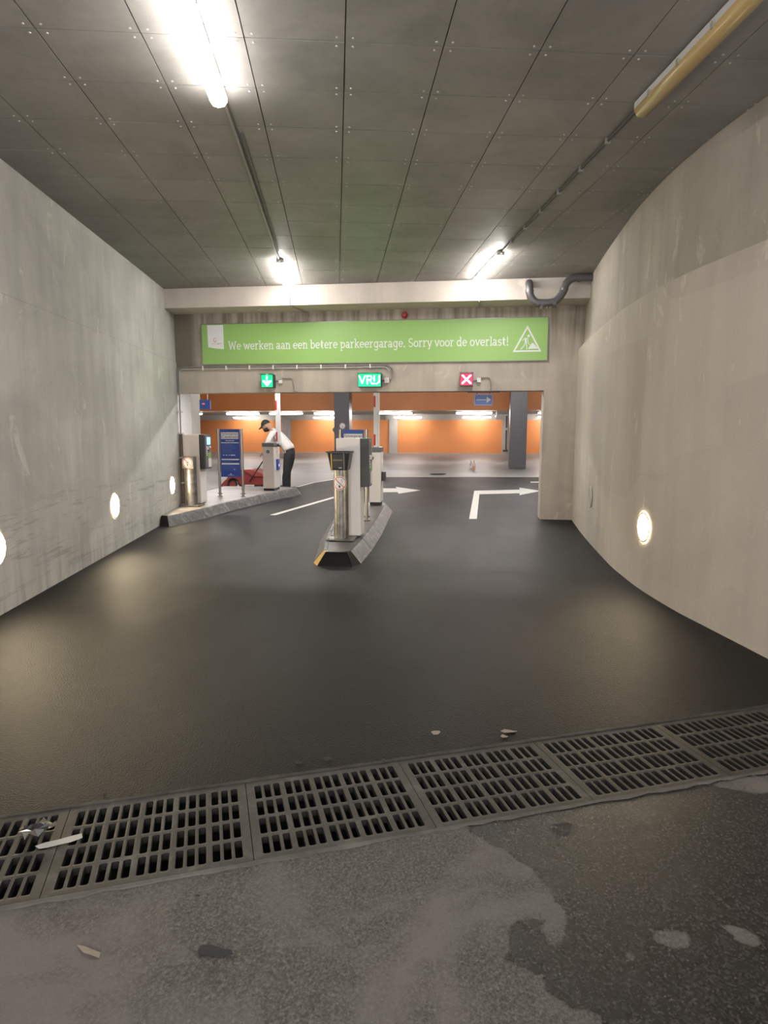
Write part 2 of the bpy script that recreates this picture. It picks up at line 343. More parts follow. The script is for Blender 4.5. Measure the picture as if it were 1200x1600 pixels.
wet = [(722, 1284), (736, 1300), (762, 1316), (800, 1336), (832, 1362), (858, 1388), (872, 1412), (886, 1440), (882, 1458), (869, 1480), (857, 1478), (851, 1456), (851, 1438), (832, 1433), (805, 1438), (793, 1448), (798, 1470), (789, 1497), (812, 1512), (850, 1526), (853, 1548), (868, 1562), (892, 1574), (918, 1578), (938, 1592), (945, 1625), (1010, 1690), (1150, 1780), (1500, 1800), (1700, 1500), (1500, 1150), (1300, 1180), (1200, 1203), (1000, 1236)]
dry = [[(1016, 1450), (1040, 1455), (1072, 1452), (1081, 1478), (1050, 1480), (1028, 1468)], [(1128, 1443), (1160, 1450), (1190, 1462), (1184, 1477), (1150, 1468)], [(1110, 1226), (1160, 1214), (1215, 1210), (1230, 1235), (1190, 1240)], [(982, 1490), (990, 1488), (993, 1500), (984, 1500)]]
w_ = sdf([atz(*p) for p in wet])
for d_ in dry: w_ = np.minimum(w_, -sdf([atz(*p) for p in d_]))
a_ = me.attributes.new('wet', 'FLOAT', 'POINT'); a_.data.foreach_set('value', np.clip(w_ * 2.2 + .5, 0, 1).astype(np.float32))
me.materials.append(M['pave']); me.polygons.foreach_set('use_smooth', [True] * len(me.polygons))
pv = link('floor.002', me); struct(pv, 'old coarse pavement in front of the drain with a wet patch at right')
# trench below the gratings
tr = MB()
def gq(s, t_, z): x, y = G(s, t_); return (x, y, z)
def gbox(mb, s0, s1, t0, t1, z0, z1, mi=0):
    v = [gq(s, t_, z) for z in (z0, z1) for t_ in (t0, t1) for s in (s0, s1)]
    mb.add(v, [(0, 2, 3, 1), (4, 5, 7, 6), (0, 1, 5, 4), (2, 6, 7, 3), (0, 4, 6, 2), (1, 3, 7, 5)], mi)
gbox(tr, -3.2, 4.6, -.06, 0, -.4, -.012); gbox(tr, -3.2, 4.6, GD, GD + .06, -.4, -.004); gbox(tr, -3.2, 4.6, -.06, GD + .06, -.44, -.4)
struct(tr.build('trim_3', M['trench']), 'dark concrete drain trench below the iron grates')
ed = MB(); rr = random.Random(2); q = [(-3.2 + k * .06, -.012 - rr.uniform(0, .016)) for k in range(131)]
ed.prism([G(a, b)[:2] for a, b in q] + [G(4.6, -.004), G(-3.2, -.004)], -.02, .0015); struct(ed.build('trim_10', M['mortar']), 'narrow ragged mortar edge between old pavement and grates')
ed = MB(); q = [(-3.2 + k * .06, GD + .016 + rr.uniform(0, .010)) for k in range(131)]
ed.prism([G(-3.2, GD + .003), G(4.6, GD + .003)] + [G(a, b)[:2] for a, b in q[::-1]], -.02, .0025); struct(ed.build('trim_11', M['joint']), 'narrow dark sealed joint between grates and new asphalt')
# ceiling: slab with screwed cement panels
slab = struct(MB().prism([T(-3.3, -3), T(4.7, -3), T(4.7, 12.6), T(-3.3, 12.6)], ZC + .02, ZC + .3).build('ceiling', M['slab']), 'low ceiling of the ramp clad in grey screwed panels')
PX, PY, GAP = .5835, .558, .0035
pm = MB().box(-PX / 2 + GAP, PX / 2 - GAP, -PY / 2 + GAP, PY / 2 - GAP, 0, .018)
for sx in (-1, 1):
    for sy in (-1, 1): pm.cyl((sx * (PX / 2 - .048), sy * (PY / 2 - .042), -.004), .0075, .007, 8, r2=.0085, mi=1)
first = None
for i in range(-6, 8):
    for j in range(-4, 14):
        cx = .075 + (i + .5) * PX; cy = 4.09 + (j + .5) * PY
        if cx < -3.1 or cx > 4.45 or cy + PY / 2 < 1.9: continue
        if T(cx - PX / 2, cy - PY / 2)[1] > -.50 and T(cx + PX / 2, cy - PY / 2)[1] > -.50: continue
        xx, yy = T(cx, cy); loc = (xx, yy, ZC + random.uniform(0, .0025))
        if first is None: first = pm.build('ceiling_panel', [M['panel'], M['screw']], slab, loc, B); pmesh = first.data
        else: first = link('ceiling_panel', pmesh, slab, loc, B)
        first.rotation_euler = (random.uniform(-.002, .002), random.uniform(-.002, .002), B)
# plain cladding behind the camera
struct(MB().prism([T(-3.3, -3), T(4.7, -3), T(4.7, 1.80), T(-3.3, 1.80)], ZC, ZC + .018).build('ceiling.001', M['panel']), 'plain grey ceiling cladding nearest the entrance')
# garage
VB, VW = 16.0, 25.2
struct(MB().prism([(-16, .76), (24, .76), (24, VB + .3), (-16, VB + .3)], 3.1, 3.3).build('ceiling.002', M['gcon']), 'high concrete ceiling over the garage lane')
struct(MB().box(-16, 24, VB, VB + .25, 2.2, 3.1).build('trim_4', M['orange']), 'orange painted downstand beam above the garage tubes')
struct(MB().box(-16, 24, VB + .25, VW + .3, 2.2, 2.4).build('ceiling.003', M['gcon']), 'low concrete ceiling over the far parking bays')
wb = struct(MB().box(-16, 24, VW, VW + .2, 0, 1.9).box(-16, 24, VW, VW + .2, 1.9, 2.2, 1).build('wall_front', [M['orange'], M['gcon']]), 'orange painted far wall of the garage')
struct(MB().box(-16.2, -16, .35, VW, 0, 3.1).build('wall_side', M['gcon']), 'grey side wall at far left of the garage')
struct(MB().box(24, 24.2, .35, VW, 0, 3.1).build('wall_side.001', M['gcon']), 'grey side wall at far right of the garage')
struct(MB().box(7.3, 24, 0, .35, 0, 3.1).box(-16, -.46, .37, .7, 0, 3.1).build('wall_side.002', M['gcon']), 'grey front walls of the garage beside the portal')
struct(MB().box(-16, 24, VW - .06, VW, 0, .06).build('baseboard_back', M['gcon']), 'low grey kerb at foot of the orange wall')
for k, (a, b) in enumerate(((441, 454.5), (608, 621), (784, 797))):
    x0 = at(a, 700, VW - .12)[0]; x1 = at(b, 700, VW - .12)[0]
    o = MB().box(x0, x1, VW - .12, VW, .0, 1.94).build('trim_%d' % (5 + k), M['gcon']); struct(o, ['light grey wall pilaster behind the white shirted person', 'light grey wall pilaster right of the middle barrier', 'light grey wall pilaster beside the right charcoal column'][k])
    MB().box(x0 - .2, x1 + .2, VW - .2, VW, 1.94, 2.2).build('capital', M['gcon'], o)
def column(px0, px1, v, label, k):
    x0 = at(px0, 700, v)[0]; x1 = at(px1, 700, v)[0]
    return struct(MB().box(x0, x1, v, v + .6, 0, 3.1, bev=.012).build('trim_%d' % k, M['dark_paint']), label), x0, x1
column(796, 822.5, 13.2, 'charcoal painted square column right of the blue arrow sign', 8)
cl2, c2a, c2b = column(522.5, 546, 13.2, 'charcoal painted column behind the middle ticket machine', 9)

# ------------------------------------------------------------------ floor markings (parts of the floor)
def mark(name, pts, label=None, z=.002):
    w = [atz(*p) for p in pts]; o = MB().prism(w, z - .0015, z + .0015).build(name, M['line_paint'], floor)
    if label: o['label'] = label
    return o
a0, a1 = atz(426, 805), atz(521, 777.5); dx, dy = a1[0] - a0[0], a1[1] - a0[1]; L = math.hypot(dx, dy); nx, ny = -dy / L * .055, dx / L * .055
MB().prism([(a0[0] - nx, a0[1] - ny), (a1[0] + dx * .12 - nx, a1[1] + dy * .12 - ny), (a1[0] + dx * .12 + nx, a1[1] + dy * .12 + ny), (a0[0] + nx, a0[1] + ny)], .0005, .0035).build('lane_line', M['line_paint'], floor)['label'] = 'white lane line left of the middle island'
mark('arrow_marking', [(590, 763.2), (620, 763.2), (618, 760.8), (657, 766.3), (623, 771.4), (621, 769), (590, 769.2)], 'white arrow pointing right beside the middle island')
mark('arrow_marking', [(733, 811), (745, 811), (749, 772.3), (812, 770.8), (811.5, 773.8), (845, 767.2), (811.5, 762), (812, 765.2), (741, 767)], 'white angled arrow turning right in the right lane')
mark('lane_line', [(829, 752.7), (845, 752.7), (845, 754.3), (829, 754.3)])
def offs(p, d):
    out = []
    for i in range(len(p)):
        a = p[max(i - 1, 0)]; b = p[min(i + 1, len(p) - 1)]; dx, dy = b[0] - a[0], b[1] - a[1]; L = math.hypot(dx, dy)
        out.append((p[i][0] - dy / L * d, p[i][1] + dx / L * d))
    return out
edge = [(.68, 5.1), (.80, 6.4), atz(520, 748.8), (1.9, 8.5), (2.6, 8.75), atz(700, 744.9), atz(845, 744.9), (14, 9.85)]
for a, b in ((0, 2), (2, 4), (4, 7)):
    q = edge[a:b + 1]; MB().prism(q + offs(q, -.10)[::-1], .0005, .0035).build('edge_line', M['line_paint'], floor)

# ------------------------------------------------------------------ islands with kerb stones
def island(name, outline, ht, label, top_mat, special, inset=.11, width=.05):
    """outline counter-clockwise; every stone is a part"""
    n = len(outline)
    def off(d):
        out = []
        for i in range(n):
            p = Vector(outline[i]); a = Vector(outline[i - 1]); b = Vector(outline[(i + 1) % n])
            d1 = (p - a).normalized(); d2 = (b - p).normalized(); n1 = Vector((-d1.y, d1.x)); n2 = Vector((-d2.y, d2.x))
            e1_ = 0 if special.get((i - 1) % n) == 'skip' else d; e2_ = 0 if special.get(i) == 'skip' else d
            den = n1.x * n2.y - n1.y * n2.x
            if abs(den) < .12: out.append(p + (n1 * e1_ + n2 * e2_) / 2)
            else:
                q = Vector(((e1_ * n2.y - e2_ * n1.y) / den, (e2_ * n1.x - e1_ * n2.x) / den)); out.append(p + q)
        return out
    o0 = [Vector(p) for p in outline]; o1 = off(inset * .8); o2 = off(inset); o3 = off(inset + width)
    root = thing(name, (sum(p[0] for p in outline) / n, sum(p[1] for p in outline) / n, 0), label, 'traffic island')
    inv = Matrix.Translation(-root.location)
    def rel(mb): mb.v = [tuple(inv @ Vector(p)) for p in mb.v]; return mb
    rel(MB().prism([tuple(p) for p in off(inset + width - .01)], 0, ht - .006)).build('island_top', top_mat, root)
    for i in range(n):
        j = (i + 1) % n; L = (o0[j] - o0[i]).length; k = max(1, round(L / .75))
        if special.get(i) == 'skip': continue
        for q in range(k):
            g = .004 / L; f0 = q / k + g; f1 = (q + 1) / k - g
            def P(o, f, z): v = o[i].lerp(o[j], f); return (v.x, v.y, z)
            dz = random.uniform(-.003, .003); v = []
            for f in (f0, f1): v += [P(o0, f, 0), P(o1, f, ht - .025 + dz), P(o2, f, ht + dz), P(o3, f, ht + dz), P(o3, f, 0)]
            mb = MB().add(v, [(0, 1, 6, 5), (1, 2, 7, 6), (2, 3, 8, 7), (3, 4, 9, 8), (4, 0, 5, 9), (4, 3, 2, 1, 0), (5, 6, 7, 8, 9)])
            s = special.get(i); o = rel(mb).build('kerb_stone', M['kerb_black'] if s == 'black' else M['kerb_yellow'] if s == 'yellow' else M['kerb'], root)
            if s: o['label'] = 'black painted kerb stone' if s == 'black' else 'yellow painted kerb stone'
    return root
HI = .14
island('traffic_island', [(3.44, -4.02), (3.84, -4.03), (3.91, -3.85), (3.915, -3.0), (3.88, -1.85), (3.80, -.4), (3.74, .7), (3.60, 1.15), (3.25, 1.15), (3.0, .7), (2.88, -.45), (2.96, -1.2), (3.12, -2.47), (3.36, -3.86)], HI,
       'narrow middle kerbed island with black painted nose', M['itop'], {0: 'black', 1: 'black', 13: 'yellow', 6: None}, inset=.12, width=.035)
island('traffic_island', [(.33, -1.53), (.50, -1.56), (.71, -.55), (.77, .38), (.97, 1.62), (1.13, 2.46), (1.34, 3.25), (1.24, 3.60), (.95, 3.72), (-.75, 3.72), (-.75, .76), (.14, .76), (.14, .36), (.08, .36), (.005, .01)], .15,
       'long kerbed island along the left wall carrying a blue sign', M['itopl'], {15: 'skip', 14: 'skip', 13: 'skip', 12: 'skip', 11: 'skip', 10: 'skip', 0: 'black'})

# ------------------------------------------------------------------ lamps
def batten(loc, rz, L, label, on, group, detail=True, mt='lamp_on', gcat='tube lamp'):
    r = thing('tube_lamp', loc, label, gcat, group, rz)
    MB().box(-.048, .048, -L / 2, L / 2, -.055, 0, bev=.008 if detail else 0).build('housing', M['housing'], r)
    pf = [(-.056, -.055), (-.055, -.075), (-.036, -.102), (0, -.112), (.036, -.102), (.055, -.075), (.056, -.055)]
    mb = MB(); ys = [(-L / 2 + .005, .72), (-L / 2 + .03, 1), (L / 2 - .03, 1), (L / 2 - .005, .72)]
    for y, s in ys: mb.v += [(x * s, y, -.055 + (z + .055) * s) for x, z in pf]
    for a in range(3):
        for k in range(6): mb.f.append((a * 7 + k, a * 7 + k + 1, (a + 1) * 7 + k + 1, (a + 1) * 7 + k)); mb.m.append(0)
    mb.f += [tuple(range(7)), tuple(range(21, 28))]; mb.m += [0, 0]
    mb.build('diffuser', M[mt] if on else M['diffuser_off'], r, smooth=40)
    if detail:
        for s in (-1, 1):
            for k in range(4): MB().box(s * .048, s * .062, -.012, .012, -.068, -.034).build('clip', M['clip'], r, (0, (k - 1.5) * L / 4.3, 0))
        MB().cyl((0, -L / 2 - .03, -.025), .012, .03, 10, 'y').build('cable_gland', M['cable'], r); MB().cyl((0, L / 2, -.025), .012, .03, 10, 'y').build('cable_gland', M['cable'], r)
    return r
gl = 'tube lamps under the ramp ceiling'
def ramp_lamp(X, Y, label, on=True): x, y = T(X, Y); return batten((x, y, ZC - .006), B, 1.55, label, on, gl)
ramp_lamp(-.76, 3.93, 'lit tube lamp at top left, nearest overhead')
ramp_lamp(-.73, 9.80, 'lit tube lamp left of centre just before the beam')
ramp_lamp(2.13, 9.20, 'lit tube lamp right of centre just before the beam')
ramp_lamp(2.13, 3.86, 'unlit yellowed tube lamp at top right', False)
ramp_lamp(-.76, -1.9, 'lit tube lamp over the entrance behind the viewer')
# cable conduits between the lamps
def cab(name, pts, r, label, m='cable', cat='cable', n=8): return tag(MB().tube(pts, r, n).build(name, M[m], smooth=50), label, cat)
def TT(X, Y, z): x, y = T(X, Y); return (x, y, z)
o = cab('cable_conduit', [TT(-.745, 4.78, 3.762), TT(-.74, 8.95, 3.762)], .012, 'grey conduit joining the two left tube lamps', 'cable', 'conduit')
MB().tube([TT(-.70, 5.3, 3.765), TT(-.71, 8.6, 3.765)], .006, 6).build('cable', M['dark_cable'], o)
o = cab('cable_conduit', [TT(2.14, 4.72, 3.762), TT(2.14, 8.36, 3.762)], .012, 'dark conduit joining the two right tube lamps', 'dark_cable', 'conduit')
for k in range(6): 
    MB().box(-.02, .02, -.012, .012, -.03, .014).build('saddle', M['cable'], o, TT(2.14, 5.2 + k * .55, 3.766), B)
x1 = T(-.72, 10.62)[0]
cab('cable', [(x1, -.60, 3.72), (x1, -.595, 3.47), (x1 + .01, -.58, 3.455), (x1 + .13, -.02, 3.45), (x1 + .16, -.012, 3.38)], .008, 'thin cable down the beam from the left lamp')
x1 = T(2.2, 9.98)[0]
cab('cable', [(x1, -.60, 3.74), (x1, -.595, 3.45), (x1, -.57, 3.445), (x1, -.012, 3.455)], .008, 'thin cable down the beam from the right lamp')

# garage tubes
def gl_lamp(px0, py, v, z, L, label):
    x0 = at(px0, py, v)[0]; r = batten((x0 + L / 2, v, z + .08), R(90), L, label, True, None, False, 'glamp_on')
    for s in (-.45, .45): MB().cyl((0, s * L, 0), .010, 2.2 - z - .08, 8).build('hanger', M['housing'], r)
    return r
GL1, GL2 = VB + .9, VW - .9
names = ['behind the left hanging sign', 'above the blue information board', 'left of the raised left barrier arm', 'touching the left side of the middle charcoal column', 'right of the raised middle barrier arm', 'below the blue arrow sign', 'behind the right portal pier']
for px, nm in zip((266, 354, 421, 491, 590, 713, 841), names): gl_lamp(px, 645, GL1, at(600, 646, GL1)[1], 1.5, 'near garage tube lamp ' + nm)
for px, nm in zip((365, 490, 616, 723, 840), names[1:2] + names[3:]): gl_lamp(px, 652, GL2, at(600, 652.5, GL2)[1], 1.5, 'far garage tube lamp ' + nm)
for k, px in enumerate((150, 955)): gl_lamp(px, 645, GL1, at(600, 646, GL1)[1], 1.5, 'near garage tube lamp out of view %s of the portal' % ('left', 'right')[k])
for k, (x, y) in enumerate(((-3, 2.6), (1.2, 2.6), (5.4, 2.6), (9.6, 2.6), (-3, 9), (2, 9), (7, 9), (12, 9))):
    batten((x, y, 3.10), R(90), 1.5, '%s tube lamp of the %s row over the garage lane, hidden above the lintel' % (('leftmost', 'second', 'third', 'rightmost')[k % 4], ('front', 'rear')[k // 4]), True, 'hidden garage lamps', False, 'lane_lamp_on')

# round wall lamps
def wall_lamp(loc, rz, label, on=True, group=None, glow='wall_on'):
    r = thing('wall_lamp', loc, label, 'wall lamp', group, rz)     # local +y points out of the wall
    n = 32; pts = []
    mb = MB(); R0, R1 = (.158, .140) if group else (.142, .124)
    for rad, y in ((R0, .0), (R0, .006), (R1 + .006, .009), (R1, .006)): mb.v += [(rad * math.cos(2 * math.pi * k / n), y, rad * math.sin(2 * math.pi * k / n)) for k in range(n)]
    for a in range(3):
        for k in range(n): mb.f.append((a * n + k, a * n + (k + 1) % n, (a + 1) * n + (k + 1) % n, (a + 1) * n + k)); mb.m.append(0)
    mb.build('bezel', M['bezel'], r, smooth=30)
    mb = MB(); rings = [(R1, .006), (R1 * .9, .009), (R1 * .6, .011)]
    for rad, y in rings: mb.v += [(rad * math.cos(2 * math.pi * k / n), y, rad * math.sin(2 * math.pi * k / n)) for k in range(n)]
    mb.v.append((0, .012, 0))
    for a in range(2):
        for k in range(n): mb.f.append((a * n + k, a * n + (k + 1) % n, (a + 1) * n + (k + 1) % n, (a + 1) * n + k)); mb.m.append(0)
    for k in range(n): mb.f.append((2 * n + k, 2 * n + (k + 1) % n, 3 * n)); mb.m.append(0)
    mb.build('lens', M[glow] if on else M['wall_off'], r, smooth=60)
    return r
def left_lamp(Y, label, g='wall_on'): x, y = T(-2.779, Y); wall_lamp((x, y, .56), B - R(90), label, True, 'round lamps low in the left wall', g)
left_lamp(5.36, 'glowing round wall lamp cut by the left picture edge'); left_lamp(8.21, 'glowing round wall lamp in the middle of the left wall'); left_lamp(11.05, 'glowing round wall lamp beside the left ticket machine', 'wall_on_dim')
def right_lamp(px, z, label, on):
    best = min(range(len(RW) - 1), key=lambda i: abs(0))
    r = ray(px, 820)
    for i in range(len(RW) - 1):
        a = Vector(T(*RW[i])); b = Vector(T(*RW[i + 1])); d = b - a; den = r.x * d.y - r.y * d.x
        if abs(den) < 1e-9: continue
        w = Vector((a.x - CAM.x, a.y - CAM.y)); t_ = (w.x * d.y - w.y * d.x) / den; s_ = (w.x * r.y - w.y * r.x) / den
        if t_ > 0 and 0 <= s_ <= 1:
            p = a + d * s_; ang = math.atan2(d.y, d.x); nrm = ang + R(90)      # outward from wall is to the left of travel
            wall_lamp((p.x + math.cos(nrm) * .004, p.y + math.sin(nrm) * .004, z), ang, label, on); return
right_lamp(1006.5, .605, 'glowing round wall lamp in the curved right wall', True)
right_lamp(921.5, .62, 'unlit round wall lamp near the far end of the right wall', False)

# ------------------------------------------------------------------ lettering
def arc(cx, cy, rx, ry, a0, a1, n=10): return [(cx + rx * math.cos(R(a0 + (a1 - a0) * i / n)), cy + ry * math.sin(R(a0 + (a1 - a0) * i / n))) for i in range(n + 1)]
sf = lambda x, y, w=.46: ('s', x, y, w)
fl_ = lambda x, y: ('s', x - .1, y, .3)
GL = {
 'e': (1.0, [[(.12, .52), (.86, .52)], arc(.49, .5, .38, .42, 5, 318, 16)]),
 'a': (.98, [arc(.38, .29, .27, .22, 0, 360, 14), [(.70, .78), (.70, .0)], arc(.42, .66, .28, .27, 155, 10), sf(.78, .06, .3)]),
 'n': (1.1, [[(.24, 0), (.24, 1)], arc(.54, .60, .28, .33, 165, 0) + [(.82, 0)], sf(.24, .06), sf(.84, .06), fl_(.22, .94)]),
 'r': (.82, [[(.24, 0), (.24, 1)], arc(.58, .55, .32, .38, 160, 62, 6), sf(.26, .06, .5), fl_(.22, .94)]),
 'w': (1.42, [[(.14, .98), (.42, .05), (.71, .92), (1.0, .05), (1.27, .98)], sf(.14, .94, .38), sf(1.28, .94, .38)]),
 'W': (1.75, [[(.16, 1.38), (.48, .05), (.86, 1.30), (1.22, .05), (1.56, 1.38)], sf(.16, 1.36, .44), sf(1.56, 1.36, .44)]),
 'k': (1.05, [[(.24, 0), (.24, 1.45)], [(.26, .42), (.76, .96)], [(.44, .6), (.86, .04)], sf(.24, .06), sf(.86, .06, .4), sf(.80, .94, .36), fl_(.22, 1.40)]),
 'b': (1.08, [[(.24, 0), (.24, 1.45)], arc(.56, .5, .34, .42, 0, 360, 16), fl_(.22, 1.40)]),
 't': (.78, [[(.32, 1.32), (.32, .3)] + arc(.56, .3, .24, .24, 180, 290, 6), [(.06, .94), (.68, .94)]]),
 'p': (1.08, [[(.24, -.42), (.24, 1)], arc(.56, .5, .34, .42, 0, 360, 16), fl_(.22, .94), sf(.26, -.38)]),
 'g': (1.08, [arc(.48, .5, .34, .42, 0, 360, 16), [(.82, .98), (.82, -.1)] + arc(.5, -.12, .32, .26, 0, -150, 8), sf(.92, .94, .26)]),
 'o': (1.02, [arc(.5, .5, .38, .42, 0, 360, 18)]),
 'y': (1.0, [[(.14, .98), (.52, .05)], [(.88, .98), (.44, -.28), (.2, -.38)], sf(.14, .94, .38), sf(.9, .94, .38)]),
 'v': (1.0, [[(.14, .98), (.5, .05), (.88, .98)], sf(.14, .94, .38), sf(.88, .94, .38)]),
 'd': (1.08, [arc(.46, .5, .34, .42, 0, 360, 16), [(.80, 0), (.80, 1.45)], fl_(.78, 1.40), sf(.88, .06, .3)]),
 'l': (.52, [[(.26, 0), (.26, 1.45)], fl_(.24, 1.40), sf(.26, .06)]),
 's': (.86, [arc(.43, .72, .28, .21, 25, 270, 8) + arc(.43, .28, .30, .22, 90, -155, 8)]),
 'S': (1.05, [arc(.52, 1.02, .34, .32, 25, 270, 9) + arc(.52, .38, .37, .33, 90, -155, 9)]),
 '.': (.5, [('d', .22, .1)]), '!': (.55, [[(.26, 1.42), (.26, .44)], ('d', .26, .1)]), ' ': (.46, [])}
def ribbon(mb, pts, w, y0, y1, mi=0):
    L = len(pts); cl = math.dist(pts[0], pts[-1]) < 1e-4
    if cl: pts = pts[:-1]; L -= 1
    a, b = [], []
    for i in range(L):
        p = Vector(pts[i]); u = Vector(pts[i - 1]) if i or cl else None; v = Vector(pts[(i + 1) % L]) if i < L - 1 or cl else None
        d1 = (p - u).normalized() if u is not None else (v - p).normalized(); d2 = (v - p).normalized() if v is not None else d1
        m_ = Vector((-d1.y - d2.y, d1.x + d2.x)); m_ = m_ / max(m_.length_squared, .9) * w; a.append(p + m_); b.append(p - m_)
    v = [(p.x, y0, p.y) for p in a] + [(p.x, y0, p.y) for p in b] + [(p.x, y1, p.y) for p in a] + [(p.x, y1, p.y) for p in b]
    f = []
    for i in range(L if cl else L - 1):
        j = (i + 1) % L; f += [(i, j, L + j, L + i), (2 * L + i, 3 * L + i, 3 * L + j, 2 * L + j), (i, 2 * L + i, 2 * L + j, j), (L + i, L + j, 3 * L + j, 3 * L + i)]
    if not cl: f += [(0, L, 3 * L, 2 * L), (L - 1, 3 * L - 1, 4 * L - 1, 2 * L - 1)]
    mb.add(v, f, mi)
def slab_text(text, x0, z0, width, xh, y_, sw=.15):
    """slab-serif lettering as thin raised print; returns MB in world coordinates"""
    tot = sum(GL[c][0] for c in text); k = width / tot; mb = MB(); x = 0
    for c in text:
        for si, s in enumerate(GL[c][1]):
            y = y_ - .0004 * si
            X_ = lambda p: (x0 + (x + p[0]) * k, z0 + p[1] * xh)
            if isinstance(s, tuple) and s[0] == 's': cx, cz = X_((s[1], s[2])); mb.box(cx - s[3] * k / 2, cx + s[3] * k / 2, y - .002, y, cz - .062 * xh, cz + .062 * xh)
            elif isinstance(s, tuple): cx, cz = X_((s[1], s[2])); mb.box(cx - .13 * k, cx + .13 * k, y - .002, y, cz - .12 * xh, cz + .12 * xh)
            else:
                part = [s[0]]; q = []
                for i in range(1, len(s)):
                    part.append(s[i])
                    if i < len(s) - 1:
                        d1 = Vector(s[i]) - Vector(s[i - 1]); d2 = Vector(s[i + 1]) - Vector(s[i])
                        if d1.angle(d2, 0) > R(70): q.append(part); part = [s[i]]
                q.append(part)
                for n_, part in enumerate(q): ribbon(mb, [X_(p) for p in part], sw * xh, y - .002 - .0001 * n_, y)
        x += GL[c][0]
    return mb
def text(name, body, loc, size, m, parent=None, rz=0, align='CENTER', bold=0., sx=1.0, ext=.0008, width=None):
    cu = bpy.data.curves.new(name, 'FONT'); cu.body = body; cu.size = size; cu.align_x = align; cu.align_y = 'CENTER'; cu.extrude = ext; cu.offset = bold; cu.resolution_u = 2
    o = bpy.data.objects.new(name, cu); COL.objects.link(o); bpy.context.view_layer.update()
    me = bpy.data.meshes.new_from_object(o.evaluated_get(bpy.context.evaluated_depsgraph_get())); bpy.data.objects.remove(o)
    me.materials.clear(); me.materials.append(m)
    co = np.zeros(len(me.vertices) * 3); me.vertices.foreach_get('co', co); co = co.reshape(-1, 3)
    if width: sx = width / (co[:, 0].max() - co[:, 0].min())
    co[:, 0] *= sx; co = np.stack([co[:, 0], -co[:, 2], co[:, 1]], 1); me.vertices.foreach_set('co', co.ravel()); me.name = name
    return link(name, me, parent, loc, rz)

# green banner
bx0, bx1, bz0, bz1 = .50, 6.335, 2.615, 3.285
bn = thing('banner', (bx0, 0, bz0), 'wide green banner with white Dutch roadworks text on portal wall', 'banner')
def loc_(mb, r): mb.v = [(p[0] - r.location.x, p[1] - r.location.y, p[2] - r.location.z) for p in mb.v]; return mb
loc_(MB().box(bx0, bx1, -.03, -.002, bz0, bz1), bn).build('panel', M['green_sign'], bn)
loc_(MB().box(bx0 - .012, bx0, -.034, -.002, bz0 - .012, bz1 + .012).box(bx1, bx1 + .012, -.034, -.002, bz0 - .012, bz1 + .012).box(bx0, bx1, -.034, -.002, bz0 - .012, bz0).box(bx0, bx1, -.034, -.002, bz1, bz1 + .012), bn).build('frame', M['sign_edge'], bn)
tx0, tz0 = at(358, 548, 0); tx1, _ = at(795, 541, 0); tz1 = at(795, 540, 0)[1]
xh = .102
loc_(slab_text('We werken aan een betere parkeergarage. Sorry voor de overlast!', tx0, 2.853, tx1 - tx0, xh, -.0305), bn).build('lettering', M['print_white'], bn)
lx0 = at(325, 520, 0)[0]; lx1 = at(350, 520, 0)[0]; lz = bz1 - .012
loc_(MB().prism([(lx0, lz), (lx0 + .01, 2.905), (lx0 + .14, 2.88), (lx1, 2.868), (lx1, lz)][::-1], -.0325, -.0305, 'y'), bn).build('logo_flag', M['white'], bn)
mb = MB(); lc = ((lx0 + lx1) / 2 - .005, 3.02)
ribbon(mb, arc(lc[0], lc[1], .030, .032, 75, 300, 10), .007, -.0345, -.0326); ribbon(mb, arc(lc[0] + .02, lc[1] - .02, .018, .014, 200, 40, 6), .005, -.0345, -.0326)
loc_(mb, bn).build('logo_mark', M['logo_red'], bn)
mb = MB(); mb.box(lc[0] - .07, lc[0] + .02, -.034, -.0326, 2.955, 2.962)
loc_(mb, bn).build('logo_line', M['housing'], bn)
mb = MB(); ribbon(mb, [(lc[0] + .03, 2.965), (lc[0] + .05, 2.95), (lc[0] + .07, 2.965), (lc[0] + .11, 2.955)], .005, -.0345, -.0326)
loc_(mb, bn).build('logo_text', M['print_dark'], bn)
# roadworks triangle: corners measured in the photograph
pa = at(824, 508.5, 0); pb = at(800.5, 551, 0); pc = at(846, 549.5, 0)
cz = (pb[1] + pc[1]) / 2; pb = (pb[0], cz); pc = (pc[0], cz)
def tri_in(p, f): c = ((pa[0] + pb[0] + pc[0]) / 3, (pa[1] + pb[1] + pc[1]) / 3); return (c[0] + (p[0] - c[0]) * f, c[1] + (p[1] - c[1]) * f)
mb = MB(); tri = [tri_in(p, .90) for p in (pa, pb, pc)]; ribbon(mb, tri + [tri[0]], .025, -.0325, -.0305)
W_ = pc[0] - pb[0]; H_ = pa[1] - cz
def tp(x, z): return (pb[0] + x * W_, cz + z * H_)     # 0..1 across base, 0..1 up
mb.cyl((*[tp(.54, .60)[0]], -.0325, tp(.54, .60)[1]), .020, .002, 12, 'y')
for pts, w in (([(.44, .52), (.45, .34)], .028), ([(.42, .52), (.33, .44)], .010), ([(.33, .44), (.35, .42)], .008), ([(.50, .54), (.53, .38), (.52, .32)], .011), ([(.52, .33), (.60, .26)], .008),
               ([(.43, .34), (.37, .20), (.28, .10)], .013), ([(.46, .34), (.49, .20), (.49, .09)], .013)): yk = -.0325 - .0003 * len(mb.v) / 60; ribbon(mb, [tp(*p) for p in pts], w, yk, -.0305)
mb.prism([tp(.52, .11), tp(.88, .12), tp(.73, .30), tp(.68, .34), tp(.63, .29)], -.0325, -.0305, 'y')
loc_(mb, bn).build('roadworks_symbol', M['print_white'], bn)

